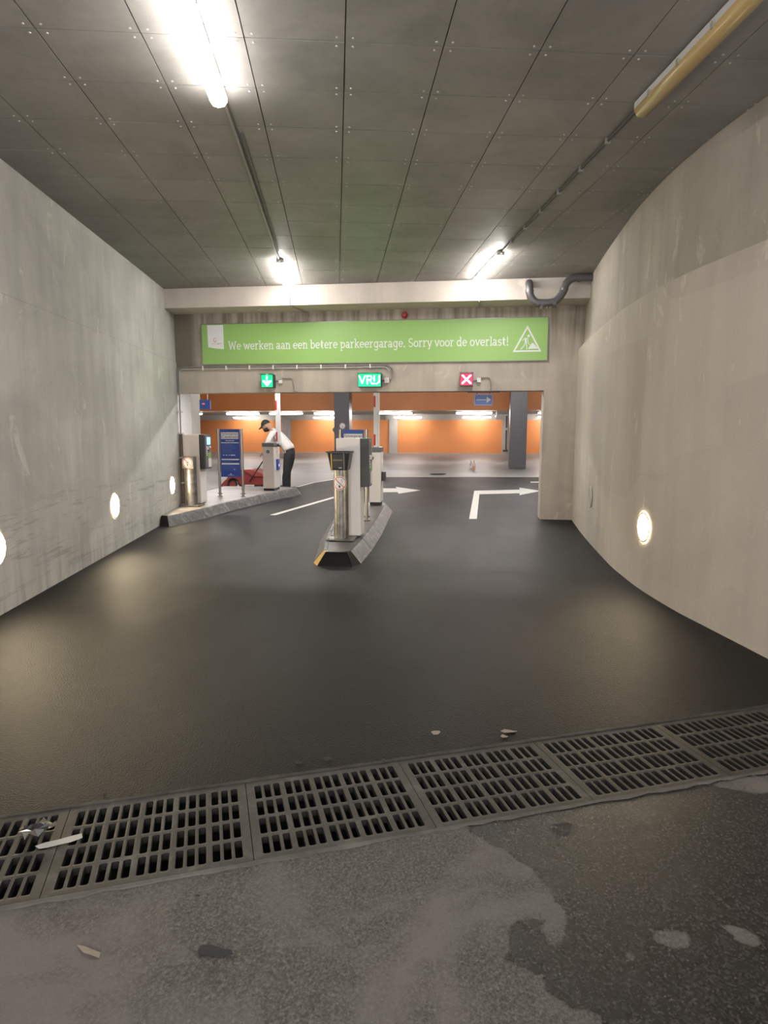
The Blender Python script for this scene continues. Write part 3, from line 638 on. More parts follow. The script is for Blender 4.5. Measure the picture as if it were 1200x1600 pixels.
# ------------------------------------------------------------------ LED signs on the lintel
def led_box(px0, px1, py0, py1, label, glass, depth=.13):
    v = -.15; x0, z1 = at(px0, py0, v); x1, z0 = at(px1, py1, v); cx = (x0 + x1) / 2; w = (x1 - x0) / 2; cz = (z0 + z1) / 2; h = (z1 - z0) / 2
    r = thing('led_sign', (cx, 0, cz), label, 'led sign')
    MB().box(-w, w, v, -.002, -h, h).build('case', M['led_box'], r)
    MB().box(-w + .008, w - .008, v - .003, v, -h + .008, h - .008).build('face', M[glass], r)
    MB().box(-w - .006, w + .006, v - .09, v + .0, h, h + .006).build('hood', M['led_box'], r)
    return r, w, h, v - .003
def dots(r, w, h, v, strokes, m, rad=.0075, step=.024):
    mb = MB()
    for s in strokes:
        for a, b in zip(s[:-1], s[1:]):
            a_ = Vector((a[0] * w, a[1] * h)); b_ = Vector((b[0] * w, b[1] * h)); n = max(1, round((b_ - a_).length / step))
            for k in range(n + 1): p = a_.lerp(b_, k / n); mb.cyl((p.x, v - .004, p.y), rad, .004, 6, 'y')
    o = mb.build('led_dots', M[m], r); o['kind'] = 'stuff'; return o
q = led_box(407.5, 427, 585, 605.5, 'green led sign showing a downward arrow over the left lane', 'led_green_glass'); dots(*q, [[(0, .75), (0, -.6)], [(-.62, -.02), (0, -.68), (.62, -.02)], [(-.45, .0), (0, -.5), (.45, .0)]], 'led_green', .010, .017)
q = led_box(559, 595.5, 583.5, 604.5, 'green led sign reading VRIJ over the middle island', 'led_green_glass')
dots(*q, [[(-.86, .62), (-.62, -.45), (-.38, .62)], [(-.18, -.5), (-.18, .6), (.12, .6), (.2, .3), (.1, .05), (-.18, .05)], [(.02, .05), (.22, -.5)], [(.42, .62), (.42, -.1)], [(.84, .62), (.84, -.25), (.62, -.55), (.36, -.5)]], 'led_green', .0095, .017)
q = led_box(719, 739, 583, 602.5, 'red led sign showing a cross over the right lane', 'led_red_glass'); dots(*q, [[(-.6, .6), (.6, -.6)], [(-.6, -.6), (.6, .6)]], 'led_red', .0125, .014)
# junction boxes and conduits on the portal wall
def jbox(px0, px1, py0, py1, label):
    x0, z1 = at(px0, py0, -.05); x1, z0 = at(px1, py1, -.05); return tag(MB().box(x0, x1, -.05, -.001, z0, z1, bev=.006).build('junction_box', M['white_metal']), label, 'junction box')
jbox(435, 441, 594, 599, 'small pale junction box beside the green arrow sign'); jbox(600.5, 608, 590.5, 598.5, 'small pale junction box beside the green VRIJ sign'); jbox(745, 751.5, 590, 597.5, 'small pale junction box beside the red cross sign')
def wp(px, py, v=-.02): x, z = at(px, py, v); return (x, v, z)
cab('cable', [wp(427, 597), wp(430, 597), wp(433, 595), wp(436, 596)], .006, 'short cable from green arrow sign to its box', 'dark_cable')
cab('cable', [wp(595, 595), wp(598, 595), wp(602, 595)], .006, 'short cable from VRIJ sign to its box', 'dark_cable')
cab('cable', [wp(739, 596), wp(742, 595), wp(746, 595)], .006, 'short red-lit cable from cross sign to its box', 'dark_cable')
def rnd(pts, r=.04, k=4):
    out = [Vector(pts[0])]
    for a, b, c in zip(pts[:-2], pts[1:-1], pts[2:]):
        a, b, c = map(Vector, (a, b, c)); p = b + (a - b).normalized() * min(r, (a - b).length / 2); q_ = b + (c - b).normalized() * min(r, (c - b).length / 2)
        for i in range(k + 1): t_ = i / k; out.append(p * (1 - t_) ** 2 + b * 2 * t_ * (1 - t_) + q_ * t_ * t_)
    return out + [Vector(pts[-1])]
cab('cable_conduit', rnd([wp(441, 591), wp(456, 591), wp(458, 598), wp(459.5, 611.5), wp(466, 612.5)], .03), .009, 'bent conduit stub right of the green arrow sign', 'cable', 'conduit')
cab('cable_conduit', rnd([wp(748, 590), wp(765, 590), wp(767, 600), wp(767.5, 611)], .03), .009, 'bent conduit from box of the red cross sign down to the blue sign', 'cable', 'conduit')
zc = at(400, 574, -.02)[1]
o = cab('cable_conduit', rnd([(.03, -.03, 2.1), (.03, -.03, zc + .012), (at(608, 572, -.02)[0], -.03, zc + .012), (at(613, 580, -.02)[0], -.03, zc - .07), (at(612, 594, -.02)[0], -.03, 2.32), (at(609.5, 594, -.02)[0], -.03, 2.32)], .09, 6), .012, 'long grey conduit pair along the lintel under the green banner', 'cable', 'conduit')
MB().tube([tuple(p) for p in rnd([(.065, -.03, 2.1), (.065, -.03, zc - .02), (at(604, 572, -.02)[0], -.03, zc - .02), (at(608, 580, -.02)[0], -.03, zc - .09)], .07, 6)], .010, 8).build('conduit', M['housing'], o, smooth=50)
for k in range(8): MB().box(-.012, .012, -.045, -.001, -.035, .03).build('saddle', M['white_metal'], o, (.5 + k * .42, 0, zc))
o = cab('drain_pipe', [(.055, -.055, .172), (.055, -.055, 1.42)], .030, 'brown pipe in the corner behind the left bollard', 'brown_pipe', 'pipe', 12)
MB().tube([(.055, -.055, 1.42), (.055, -.045, 2.12)], .013, 8).build('upper_pipe', M['cable'], o, smooth=50)
for z in (.55, 1.0, 1.42, 1.8): MB().box(-.025, .035, -.03, .05, -.012, .012).build('clamp', M['housing'], o, (.055, -.055, z))
x, z = at(632, 492, -.05); r = thing('alarm', (x, -.002, z), 'small red round alarm sounder on the wall above the banner', 'alarm')
MB().cyl((0, -.03, 0), .055, .03, 20, 'y').build('base', M['alarm_red'], r, smooth=30); MB().cyl((0, -.075, 0), .032, .045, 16, 'y', r2=.048).build('horn', M['alarm_red'], r, smooth=30)
# grey drain pipe hanging before the beam at right
dp = -.76
zz_ = [(928.5, 434.5), (896, 433.5), (884, 442), (881, 456), (868, 472), (850, 474), (836, 473), (827.5, 462), (827.5, 442)]
pts = [wp(a, b, dp) for a, b in zz_]; pts[0] = (pts[0][0] + .35, dp, pts[0][2]); pts.append((pts[-1][0], dp + .17, pts[-1][2] + .03))
o = tag(MB().tube([tuple(p) for p in rnd(pts, .07, 5)], .056, 16).build('waste_pipe', M['pvc'], smooth=60), 'dark grey plastic waste pipe with bends by the right wall', 'pipe')
for a, b in ((.35, 0),): pass
for (a, b), ax in (((905, 434), 'x'), ((881.5, 452), 'z'), ((866, 474), 'x'), ((840, 474), 'x'), ((827.5, 455), 'z')):
    p = wp(a, b, dp); c0 = (p[0] - (.02 if ax == 'x' else 0), p[1], p[2] - (.02 if ax == 'z' else 0)); MB().cyl(c0, .062, .04, 16, ax).build('socket', M['pvc'], o, smooth=40)
p = wp(852, 478, dp); MB().cyl((p[0] - .05, p[1] - .0, p[2] - .05), .03, .06, 12, 'z', r2=.045).cyl((p[0] + .03, p[1], p[2] - .04), .02, .05, 10, 'z').build('drain_plug', M['pvc'], o, smooth=40)

# ------------------------------------------------------------------ pictogram: no smoking
def no_smoke(r, c, rad, y, plate=None, rings=True, name='no_smoking_sticker'):
    mb = MB()
    if plate: mb.box(c[0] - plate, c[0] + plate, y, y + .004, c[1] - plate * 1.05, c[1] + plate * 1.05, 3)
    n = 24
    for k in range(12):
        xa, xb = rad * math.cos(math.pi * (1 - k / 12)), rad * math.cos(math.pi * (1 - (k + 1) / 12)); ha, hb_ = math.sqrt(max(0, rad * rad - xa * xa)) + 1e-4, math.sqrt(max(0, rad * rad - xb * xb)) + 1e-4
        mb.prism([(c[0] + xa, c[1] - ha), (c[0] + xb, c[1] - hb_), (c[0] + xb, c[1] + hb_), (c[0] + xa, c[1] + ha)], y - .003, y, 'y', 0)
    ring = [(c[0] + rad * .86 * math.cos(2 * math.pi * k / n), c[1] + rad * .86 * math.sin(2 * math.pi * k / n)) for k in range(n + 1)]; ring[-1] = ring[0]
    ribbon(mb, ring, rad * .10, y - .005, y - .003, 1)
    ribbon(mb, [(c[0] + rad * .6 * q_, c[1] - rad * .6 * q_) for q_ in (-1, -.5, 0, .5, 1)], rad * .09, y - .006, y - .003, 1)
    ribbon(mb, [(c[0] - rad * .35, c[1] - rad * .25), (c[0] + rad * .40, c[1] + rad * .18)], rad * .07, y - .0045, y - .003, 2)
    ribbon(mb, [(c[0] + rad * .35, c[1] + rad * .25), (c[0] + rad * .25, c[1] + rad * .45), (c[0] + rad * .4, c[1] + rad * .6)], rad * .035, y - .0045, y - .003, 2)
    mb.prism([(c[0] - rad * .12, c[1] - rad * .62), (c[0] + rad * .12, c[1] - rad * .62), (c[0] + rad * .06, c[1] - rad * .3), (c[0] - rad * .1, c[1] - rad * .28)], y - .0045, y - .003, 'y', 2)
    return mb.build(name, [M['white'], M['red'], M['black_plastic'], M['steel']], r)

# ------------------------------------------------------------------ bollards
def bollard(x, y, z0, ztop, rad, label, bin_=False, plate=.17, sign_z=None):
    r = thing('bollard', (x, y, z0), label, 'bollard'); h = ztop - z0
    MB().cyl((0, 0, .012), rad, h - .012, 32).build('tube', M['galv'], r, smooth=30)
    MB().box(-plate, plate, -.14, .14, 0, .014).build('base_plate', M['galv'], r)
    for sx in (-1, 1):
        for sy in (-1, 1): MB().cyl((sx * (plate - .03), sy * .11, .014), .012, .012, 6).build('bolt', M['steel'], r)
    return r
mx = (at(521, 842, -3.15)[0] + at(543, 842, -3.15)[0]) / 2
mb_ = bollard(mx, -3.08, HI + .004, at(530, 735, -3.2)[1] - .001, .092, 'galvanised pipe bollard with no smoking sticker on the middle island nose', plate=.175)
# sticker wrapped on the tube: a flat disc bent round the cylinder
def bend_sticker(root, rad_c, cz, rad, name='no_smoking_sticker'):
    o = no_smoke(root, (0, cz), rad, 0, None, name=name); me = o.data
    for v in me.vertices:
        a = v.co.x / rad_c; d = rad_c + .003 - v.co.y; v.co = (d * math.sin(a), -d * math.cos(a), v.co.z)
    return o
zs = at(531, 755.5, -3.17)[1]; bend_sticker(mb_, .092, zs - HI, .088)
# bin on the tube
zt = at(530, 706.5, -3.2)[1]; zb = at(530, 735, -3.2)[1]
br = thing('litter_bin', (mx - .005, -3.08, zb), 'black square tapered litter bin on top of the middle bollard', 'litter bin')
def taper(w0, d0, w1, d1, z0, z1, th, mb, bottom=True):
    o0 = [(-w0, -d0), (w0, -d0), (w0, d0), (-w0, d0)]; o1 = [(-w1, -d1), (w1, -d1), (w1, d1), (-w1, d1)]
    i0 = [(a * (1 - th / w0), b * (1 - th / d0)) for a, b in o0]; i1 = [(a * (1 - th / w1), b * (1 - th / d1)) for a, b in o1]
    v = [(a, b, z0) for a, b in o0] + [(a, b, z1) for a, b in o1] + [(a, b, z1) for a, b in i1] + [(a, b, z0 + .02) for a, b in i0]
    f = []
    for a in range(3): f += [(a * 4 + k, a * 4 + (k + 1) % 4, a * 4 + 4 + (k + 1) % 4, a * 4 + 4 + k) for k in range(4)]
    f += [(0, 1, 2, 3), (12, 13, 14, 15)]; mb.add(v, f)
hb = zt - zb; mb = MB(); taper(.102, .095, .138, .125, 0, hb, .008, mb); bk = mb.build('bucket', M['black_plastic'], br)
mb = MB(); ribbon(mb, [(-.142, -.129), (.142, -.129), (.142, .129), (-.142, .129), (-.142, -.129)], .007, hb - .012, hb + .004); mb.v = [(a, c, b) for a, b, c in mb.v]
mb.build('rim', M['charcoal'], br)
for sx in (-1, 1): MB().box(-.012, .012, -.02, .02, 0, .012).build('rim_lug', M['charcoal'], br, (sx * .146, -.12, hb - .004))
def bin_front(x0, x1, f0, f1, yo):   # quad lying on the leaning front face
    v = [];
    for f in (f0, f1):
        yy = -(.095 + (.125 - .095) * f) - yo; z = hb * f
        v += [(x0, yy, z), (x1, yy, z), (x1, yy + yo, z), (x0, yy + yo, z)]
    return MB().add(v, [(0, 1, 5, 4), (1, 2, 6, 5), (2, 3, 7, 6), (3, 0, 4, 7), (0, 3, 2, 1), (4, 5, 6, 7)])
bin_front(-.072, .050, .08, .88, .004).build('front_plate', M['charcoal'], br); bin_front(-.070, .048, .52, .60, .006).build('label_band', M['steel'], bk)
bin_front(.0, .035, .10, .16, .006).build('sticker', M['housing'], bk)
bin_front(-.098, -.082, .04, .92, .005).build('reflective_strip', M['kerb_yellow'], br)['label'] = 'yellowish edge strip'
bin_front(.056, .074, .04, .92, .005).build('edge_rib', M['mid_grey'], br)
lx = (at(289, 760, -.14)[0] + at(308, 760, -.14)[0]) / 2
lb = bollard(lx, -.13, .154, at(298, 714, -.23)[1] + .0, .103, 'galvanised pipe bollard lit yellow beside the left wall lamp', plate=.175)
zs = at(298, 723, -.25)[1]; no_smoke(lb, (0, zs - .15), .092, -.112, .103)

# ------------------------------------------------------------------ ticket machines
def ticket(x0, x1, hx, y0, dep, z0, z1, hz0, label, body, screen=True, group='ticket machines'):
    r = thing('ticket_machine', ((x0 + x1) / 2, y0 + dep / 2, z0), label, 'ticket machine', None)
    ox, oy, oz = r.location
    B_ = lambda a, b, c, d, e, f, **k: MB().box(a - ox, b - ox, c - oy, d - oy, e - oz, f - oz, **k)
    B_(x0, x1, y0, y0 + dep, z0 + .02, z1, bev=.006).build('body', M[body], r)
    B_(x0 + .02, x1 - .02, y0 + .02, y0 + dep - .02, z0, z0 + .02).build('plinth', M['charcoal'], r)
    B_(x0 + .03, x1 + .004, y0 + .012, y0 + dep - .012, z0 + .05, hz0 - .06).build('side_door', M['white_metal'], r)
    d0, d1 = y0 + .005, y0 + dep * 1.02; h = z1 - hz0
    hd = B_(x1, hx, d0, d1, hz0, z1, bev=.005).build('head', M['charcoal'], r)
    B_(hx, hx + .004, d0 + .02, d1 - .02, hz0 + .02, z1 - .02).build('face_plate', M['mid_grey'], hd)
    c = (d0 + d1) / 2; f = hx + .004
    sc = B_(f, f + .006, c - .05, c + .085, z1 - .18, z1 - .05).build('screen', M['lcd' if screen else 'mid_grey'], hd)
    B_(f, f + .012, c - .02, c + .03, z1 - .30, z1 - .26).build('ticket_slot', M['black_plastic'], hd)
    B_(f, f + .018, c - .05, c - .015, z1 - .27, z1 - .22).build('button', M['white_metal'], hd); B_(f, f + .018, c + .05, c + .09, z1 - .24, z1 - .21).build('button', M['white_metal'], hd)
    B_(f, f + .004, c - .02, d1 - .03, hz0 + .20, z1 - .33).build('green_sticker', M['sticker_green'], hd); B_(f, f + .004, c - .01, d1 - .03, hz0 + .03, hz0 + .19).build('notice', M['white'], hd)
    for k in range(5): B_(f, f + .008, c - .09, c - .06, hz0 + .24 + k * .035, hz0 + .262 + k * .035).build('key', M['white_metal'], hd)
    return r
z1_ = at(290, 679, .07)[1]
ticket(at(285.5, 700, .07)[0], at(311, 700, .07)[0], at(320, 700, .07)[0], .07, .28, .15, z1_, at(315, 733, .07)[1], 'beige ticket machine with blue screen by the left wall', 'beige_metal')
z1_ = at(545, 685, -2.92)[1]
ticket(at(525, 700, -2.92)[0], at(562.5, 700, -2.92)[0], at(576, 700, -2.92)[0], -2.92, .27, HI, z1_, at(566, 761, -2.92)[1], 'tall grey ticket machine behind the litter bin on the middle island', 'grey_metal', False)

# ------------------------------------------------------------------ information boards
def board(xa, xb, y, z0, zt_, pz0, pz1, label, full):
    r = thing('information_board', ((xa + xb) / 2, y, z0), label, 'sign'); w = (xb - xa) / 2; h = zt_ - z0
    for s in (-1, 1):
        MB().cyl((s * w, 0, 0), .026, h, 16).build('post', M['steel'], r, smooth=30); MB().cyl((s * w, 0, .0), .05, .012, 16).build('foot_flange', M['steel'], r, smooth=30)
        MB().box(-.05, .05, -.012, .012, 0, .012).build('collar', M['dark_cable'], r, (s * w, 0, .05))
        for zc_ in (pz1 - z0 - .12, pz0 - z0 + .12): MB().cyl((0, 0, 0), .008, .04, 8, 'x').build('bracket', M['charcoal'], r, (s * (w - .03) - .02, 0, zc_))
    pw = w - .038; ph = pz1 - pz0; b = pz0 - z0
    pn = MB().box(-pw, pw, -.012, .012, b, b + ph).build('panel', M['blue'], r)
    yy = -.0135
    def bar(x0, x1, f0, f1, m_='white', nm='print_bar'): return MB().box(x0 * pw, x1 * pw, -.014, -.012, b + ph * (1 - f1), b + ph * (1 - f0)).build(nm, M[m_], pn)
    bar(-.88, .88, .065, .205, 'white', 'title_field')
    text('title', 'Parkeergarage', (0, -.0155, b + ph * (1 - .096)), .058, M['print_dark'], pn, width=pw * 1.65)
    text('title', 'Centrum', (0, -.0155, b + ph * (1 - .163)), .082, M['print_dark'], pn, width=pw * 1.65)
    bar(-.45, .45, .235, .247); bar(-.9, .9, .275, .292)
    if full:
        rnd_ = random.Random(3)
        for k in range(9): bar(-.8, rnd_.uniform(.2, .8), .315 + k * .022, .322 + k * .022, 'blue_pale', 'print_line')
        for x in (-.74, -.46, -.18): bar(x, x + .15, .535, .55, 'white', 'print_line')
        bar(.04, .5, .532, .553, 'white', 'print_line')
        bar(-.88, .88, .622, .645); bar(-.8, .3, .665, .672, 'blue_pale', 'print_line'); bar(-.8, .0, .68, .687, 'blue_pale', 'print_line'); bar(-.88, .88, .71, .738)
        for k in range(4): bar(-.8, rnd_.uniform(.3, .8), .76 + k * .024, .767 + k * .024, 'blue_pale', 'print_line')
        bar(.32, .45, .838, .85, 'white', 'print_line'); bar(-.35, .7, .862, .868, 'blue_pale', 'print_line')
        MB().add([(-.02, -.0142, b + ph * .052), (.025, -.0142, b + ph * .052), (.0, -.0142, b + ph * .075), (-.02, -.0125, b + ph * .052), (.025, -.0125, b + ph * .052), (.0, -.0125, b + ph * .075)], [(0, 1, 2), (5, 4, 3), (0, 3, 4, 1), (1, 4, 5, 2), (2, 5, 3, 0)]).build('emblem', M['white'], pn)
        bar(-.3, .3, .962, .968, 'white', 'print_line')
    return r
yl = 1.42; board(at(342.3, 720, yl)[0], at(378.6, 720, yl)[0], yl, .15, at(342, 670, yl)[1], at(360, 745, yl)[1], at(360, 670.5, yl)[1], 'blue Parkeergarage Centrum board on two steel posts on the left island', True)
ym = -1.42; zt_ = at(550, 670.8, ym)[1]
board(at(531.5, 680, ym)[0], at(572.8, 760, ym)[0] - .0, ym, HI, zt_, zt_ - .96 + .0, zt_ - .005, 'blue board peeking out above the middle ticket machine', True)

# ------------------------------------------------------------------ barrier gates
def gate(x0, x1, y0, dep, z0, z1, label, reader, boom_px, boom_top):
    r = thing('barrier_gate', ((x0 + x1) / 2, y0 + dep / 2, z0), label, 'barrier'); ox, oy, oz = r.location; w = (x1 - x0) / 2; d = dep / 2; h = z1 - z0; ch = .085
    MB().box(-w + .01, w - .01, -d + .01, d - .01, 0, .05).build('plinth', M['black_plastic'], r)
    pts = [(-w, -d), (w, -d), (w, d), (-w, d)]
    MB().box(-w, w, -d, d, .05, h - ch, bev=.008).build('cabinet', M['beige_metal'] if reader == 'left' else M['white_metal'], r)
    MB().box(w, w + .003, -d + .01, d - .01, .06, h - ch - .01).build('door', M['white_metal'], r)
    MB().box(-w - .008, w + .008, -d - .008, d + .008, h - ch, h, bev=.006).build('cap', M['mid_grey'], r)
    MB().cyl((0, -d - .008, 0), .035, .01, 20, 'y').cyl((0, -d - .012, 0), .02, .005, 14, 'y', mi=1).build('lock', [M['charcoal'], M['steel']], r, (-w * .0 if reader == 'left' else w * -.55, 0, h - .19))
    if reader == 'left':
        MB().box(w + .003, w + .05, -.06, .06, h - .60, h - .36, bev=.005).build('card_reader', M['blue'], r)
        MB().box(w + .05, w + .053, -.025, .025, h - .52, h - .47).build('reader_light', M['reader_glow'], r); MB().cyl((w + .003, 0, h - .19), .008, .006, 8, 'x').build('key_hole', M['black_plastic'], r)
    else: MB().box(w + .003, w + .07, -.09, .06, h - .60, h - .44, bev=.005).build('card_reader', M['charcoal'], r)
    # raised arm: white boom with red bands and grey edge profile
    bx = boom_px - ox; L = boom_top - (h + z0)
    am = MB().box(bx - .05, bx + .02, -.02, .02, h - .02, h + L, bev=.004).build('boom', M['white'], r)
    MB().box(bx + .024, bx + .055, -.012, .012, h - .02, h + L).build('boom_edge', M['grey_metal'], r)
    for k in range(4):
        a = h + .03 + k * .68
        if a + .18 < h + L: MB().box(bx - .049, bx - .014, -.0225, -.02, a, a + .20).build('red_band', M['red'], am)
    MB().cyl((bx, -.045, h - .06), .03, .09, 14, 'y').build('hub', M['charcoal'], r)
    return r
v0 = 2.62
gate(at(410.5, 730, v0)[0], at(428, 730, v0)[0], v0, .44, .15, at(420, 692, v0)[1], 'beige barrier gate with blue card reader on the left island, arm raised', 'left', at(434.3, 650, v0 + .22)[0], 3.0)
v0 = .44
gate(at(577, 740, v0)[0], at(595, 740, v0)[0], v0, .30, HI, at(590, 699, v0)[1], 'white barrier gate at the back of the middle island, arm raised', 'mid', at(588.3, 650, v0 + .15)[0], 3.0)

# ------------------------------------------------------------------ hanging signs, column fittings, small garage items
y = 3.0; x0, z1 = at(308, 625, y); x1, z0 = at(329, 639.5, y)
r = thing('hanging_sign', ((x0 + x1) / 2, y, z0), 'small dark blue hanging sign at left inside the garage', 'sign'); w = (x1 - x0) / 2; h = z1 - z0
MB().box(-w, w, -.015, .015, 0, h).build('panel', M['blue'], r); MB().box(-w - .02, -w, -.02, .02, -.005, h + .01).build('end_cap', M['housing'], r)
for s in (-.6, .6): MB().tube([(s * w, 0, h), (s * w, 0, 3.1 - z0)], .006, 6).build('rod', M['white'], r)
MB().cyl((0, -.018, h * .58), .035, .003, 16, 'y').box(-.03, .03, -.019, -.0175, h * .55, h * .62, 1).build('emblem', [M['red'], M['white']], r)
y = .17; x0, z1 = at(741, 616, y); x1, z0 = at(769.5, 633.5, y)
r = thing('direction_sign', ((x0 + x1) / 2, y, z0), 'blue sign with pale right arrow hanging under the lintel', 'sign'); w = (x1 - x0) / 2; h = z1 - z0
MB().box(-w, w, -.012, .012, 0, h).build('panel', M['blue_pale'], r)
mb = MB(); ribbon(mb, [(-w + .008, .008), (w - .008, .008), (w - .008, h - .008), (-w + .008, h - .008), (-w + .008, .008)], .004, -.014, -.012); ribbon(mb, [(-w * .75, h * .5), (w * .45, h * .5)], .011, -.014, -.012)
mb.prism([(w * .35, h * .22), (w * .82, h * .5), (w * .35, h * .78)], -.014, -.012, 'y'); mb.build('arrow', M['white'], r)
bw = at(781, 613, y)[0] - (x0 + x1) / 2
MB().box(-bw, bw, -.02, .02, 2.128 - z0 - .018, 2.128 - z0).build('rail', M['charcoal'], r)
for s in (-.7, .7): MB().box(s * w - .006, s * w + .006, -.006, .006, h, 2.128 - z0 - .017).build('hanger', M['charcoal'], r)
# no smoking plate and knob on the column
y = 13.2; x, z = at(535, 665.5, y); r = thing('no_smoking_sign', (x, y - .005, z), 'round no smoking sign on the middle charcoal column', 'sign'); no_smoke(r, (0, 0), .11, 0, None)
x, z = at(522, 671.5, y); r = thing('push_button', (c2a - .0, y + .12, z), 'small dark call button on left side of the middle charcoal column', 'button'); MB().box(-.05, -.001, -.06, .06, -.09, .09).build('box', M['mid_grey'], r); MB().cyl((-.08, 0, 0), .05, .03, 14, 'x').build('knob', M['charcoal'], r)
# dome camera and pipe by the right column
y = VB + .6; x, z = at(777, 651.5, y); r = thing('dome_camera', (x, y, z), 'white dome camera under the ceiling left of the right charcoal column', 'camera'); MB().sphere((0, 0, 0), .10).build('dome', M['white'], r, smooth=60); MB().cyl((0, 0, .06), .05, 2.2 - z - .06, 12).build('mount', M['housing'], r)
x = at(791, 680, VW - .2)[0]; o = cab('water_pipe', [(x, VW - .2, .25), (x, VW - .2, 2.12)], .04, 'thin dark pipe down the pilaster by the right column', 'dark_cable', 'pipe')
MB().box(-.1, .1, -.06, .06, -.06, .06).build('valve', M['housing'], o, (x, VW - .2, 1.4)); MB().box(-.16, .1, -.06, .06, -.05, .05).build('tap', M['dark_cable'], o, (x, VW - .2, .22))
# bottles on the parking floor
def bottle(px, py, h, rad, label, liquid, cap_):
    x, y = atz(px, py); r = thing('bottle', (x, y, 0), label, 'bottle'); n = 14
    prof = [(rad, 0), (rad, h * .62), (rad * .8, h * .72), (rad * .38, h * .84), (rad * .36, h * .94)]; mb = MB()
    for a, z in prof: mb.v += [(a * math.cos(2 * math.pi * k / n), a * math.sin(2 * math.pi * k / n), z) for k in range(n)]
    for a in range(4): mb.f += [(a * n + k, a * n + (k + 1) % n, (a + 1) * n + (k + 1) % n, (a + 1) * n + k) for k in range(n)]
    mb.f += [tuple(range(n)), tuple(range(4 * n, 5 * n))]; mb.m = [0] * len(mb.f); mb.build('body', M['clear'], r, smooth=40)
    MB().cyl((0, 0, h * .94), rad * .42, h * .06, 12).build('cap', M[cap_], r); MB().cyl((0, 0, .04), rad * 1.02, h * .28, 14).build('label_wrap', M[liquid], r, smooth=40)
bottle(735.5, 733.0, .30, .045, 'clear plastic bottle standing on the parking floor, left of the pair', 'white', 'charcoal'); bottle(740.5, 734.2, .33, .05, 'clear bottle with orange label on the parking floor, right of the pair', 'orange', 'red')
x, y = atz(684, 741.5); o = tag(MB().tube([(-.25, 0, .012), (-.05, -.03, .012), (.12, .02, .012), (.25, .05, .02)], [.012, .022, .022, .012], 8).build('rubber_strip', M['rubber'], None, (x, y, 0)), 'dark strip lying on the parking floor left of the bottles', 'debris')

# ------------------------------------------------------------------ red machine pushed by the person
ym_ = 4.75; xa = at(345, 760, ym_ - .3)[0]; xb = at(412, 760, ym_ - .3)[0]; Lm = xb - xa; sc_ = Lm / 66
r = thing('sweeping_machine', ((xa + xb) / 2, ym_, 0), 'low red wheeled machine behind the blue board, pushed by the person', 'machine')
def q_(px, py): return ((px - 378.5) * sc_, (767 - py) * sc_ * 1.02)
side = [q_(346, 765), q_(345, 762.5), q_(352, 755), q_(355, 753), q_(359, 745), q_(364, 741), q_(380, 739.5), q_(392, 740), q_(411, 746), q_(411.5, 761), q_(374, 761)] + [(q_(365, 759)[0] + 7.6 * sc_ * math.cos(R(a)), q_(365, 759)[1] + 7.6 * sc_ * math.sin(R(a))) for a in (-15, 20, 55, 90, 125, 160, 195)]
mb = MB(); mb.prism(side, -.30, .30, 'y'); o = mb.build('shell', M['red_body'], r)
mb = MB(); mb.prism([q_(381, 739.2), q_(392, 738.6), q_(411, 744.5), q_(411.5, 748), q_(397, 748.5), q_(383, 741)], -.33, .33, 'y'); mb.build('lid', M['red_top'], r)
for sy in (-.31, .31): 
    MB().cyl((q_(365, 759)[0], sy - .03, 6.4 * sc_), 6.2 * sc_, .06, 24, 'y').build('wheel', M['rubber'], r, smooth=30); MB().cyl((q_(365, 759)[0], sy - .035, 6.4 * sc_), 4.6 * sc_, .07, 20, 'y').build('hub', M['red_body'], r, smooth=30)
mb = MB(); cc = q_(365, 759); ribbon(mb, [(cc[0] + 7.9 * sc_ * math.cos(R(a)), cc[1] + 7.9 * sc_ * math.sin(R(a))) for a in range(-10, 200, 15)], .016, -.325, .325); mb.build('wheel_arch', M['rubber'], r)
for sx in (400,): 
    for sy in (-.22, .22): MB().cyl((q_(sx, 760)[0], sy - .02, .07), .07, .04, 16, 'y').build('castor', M['rubber'], r, smooth=30)
mb = MB(); mb.box(q_(344, 0)[0], q_(352, 0)[0], -.31, .31, .02, .07); mb.build('bumper', M['rubber'], r)
hz = [q_(390.5, 757), q_(417, 718)]
for sy in (-.345, .345): MB().tube([(hz[0][0], sy, hz[0][1]), (hz[1][0], sy * .8, hz[1][1])], .016, 8).build('handle_bar', M['black_plastic'], r, smooth=50)
MB().tube([(hz[1][0], -.28, hz[1][1]), (hz[1][0] - .02, -.2, hz[1][1] + .08), (hz[1][0] - .02, .2, hz[1][1] + .08), (hz[1][0], .28, hz[1][1])], .018, 8).build('grip', M['black_plastic'], r, smooth=50)
MACH = r; GRIP = Vector((r.location.x + hz[1][0] - .02, ym_ - .2, hz[1][1] + .08))

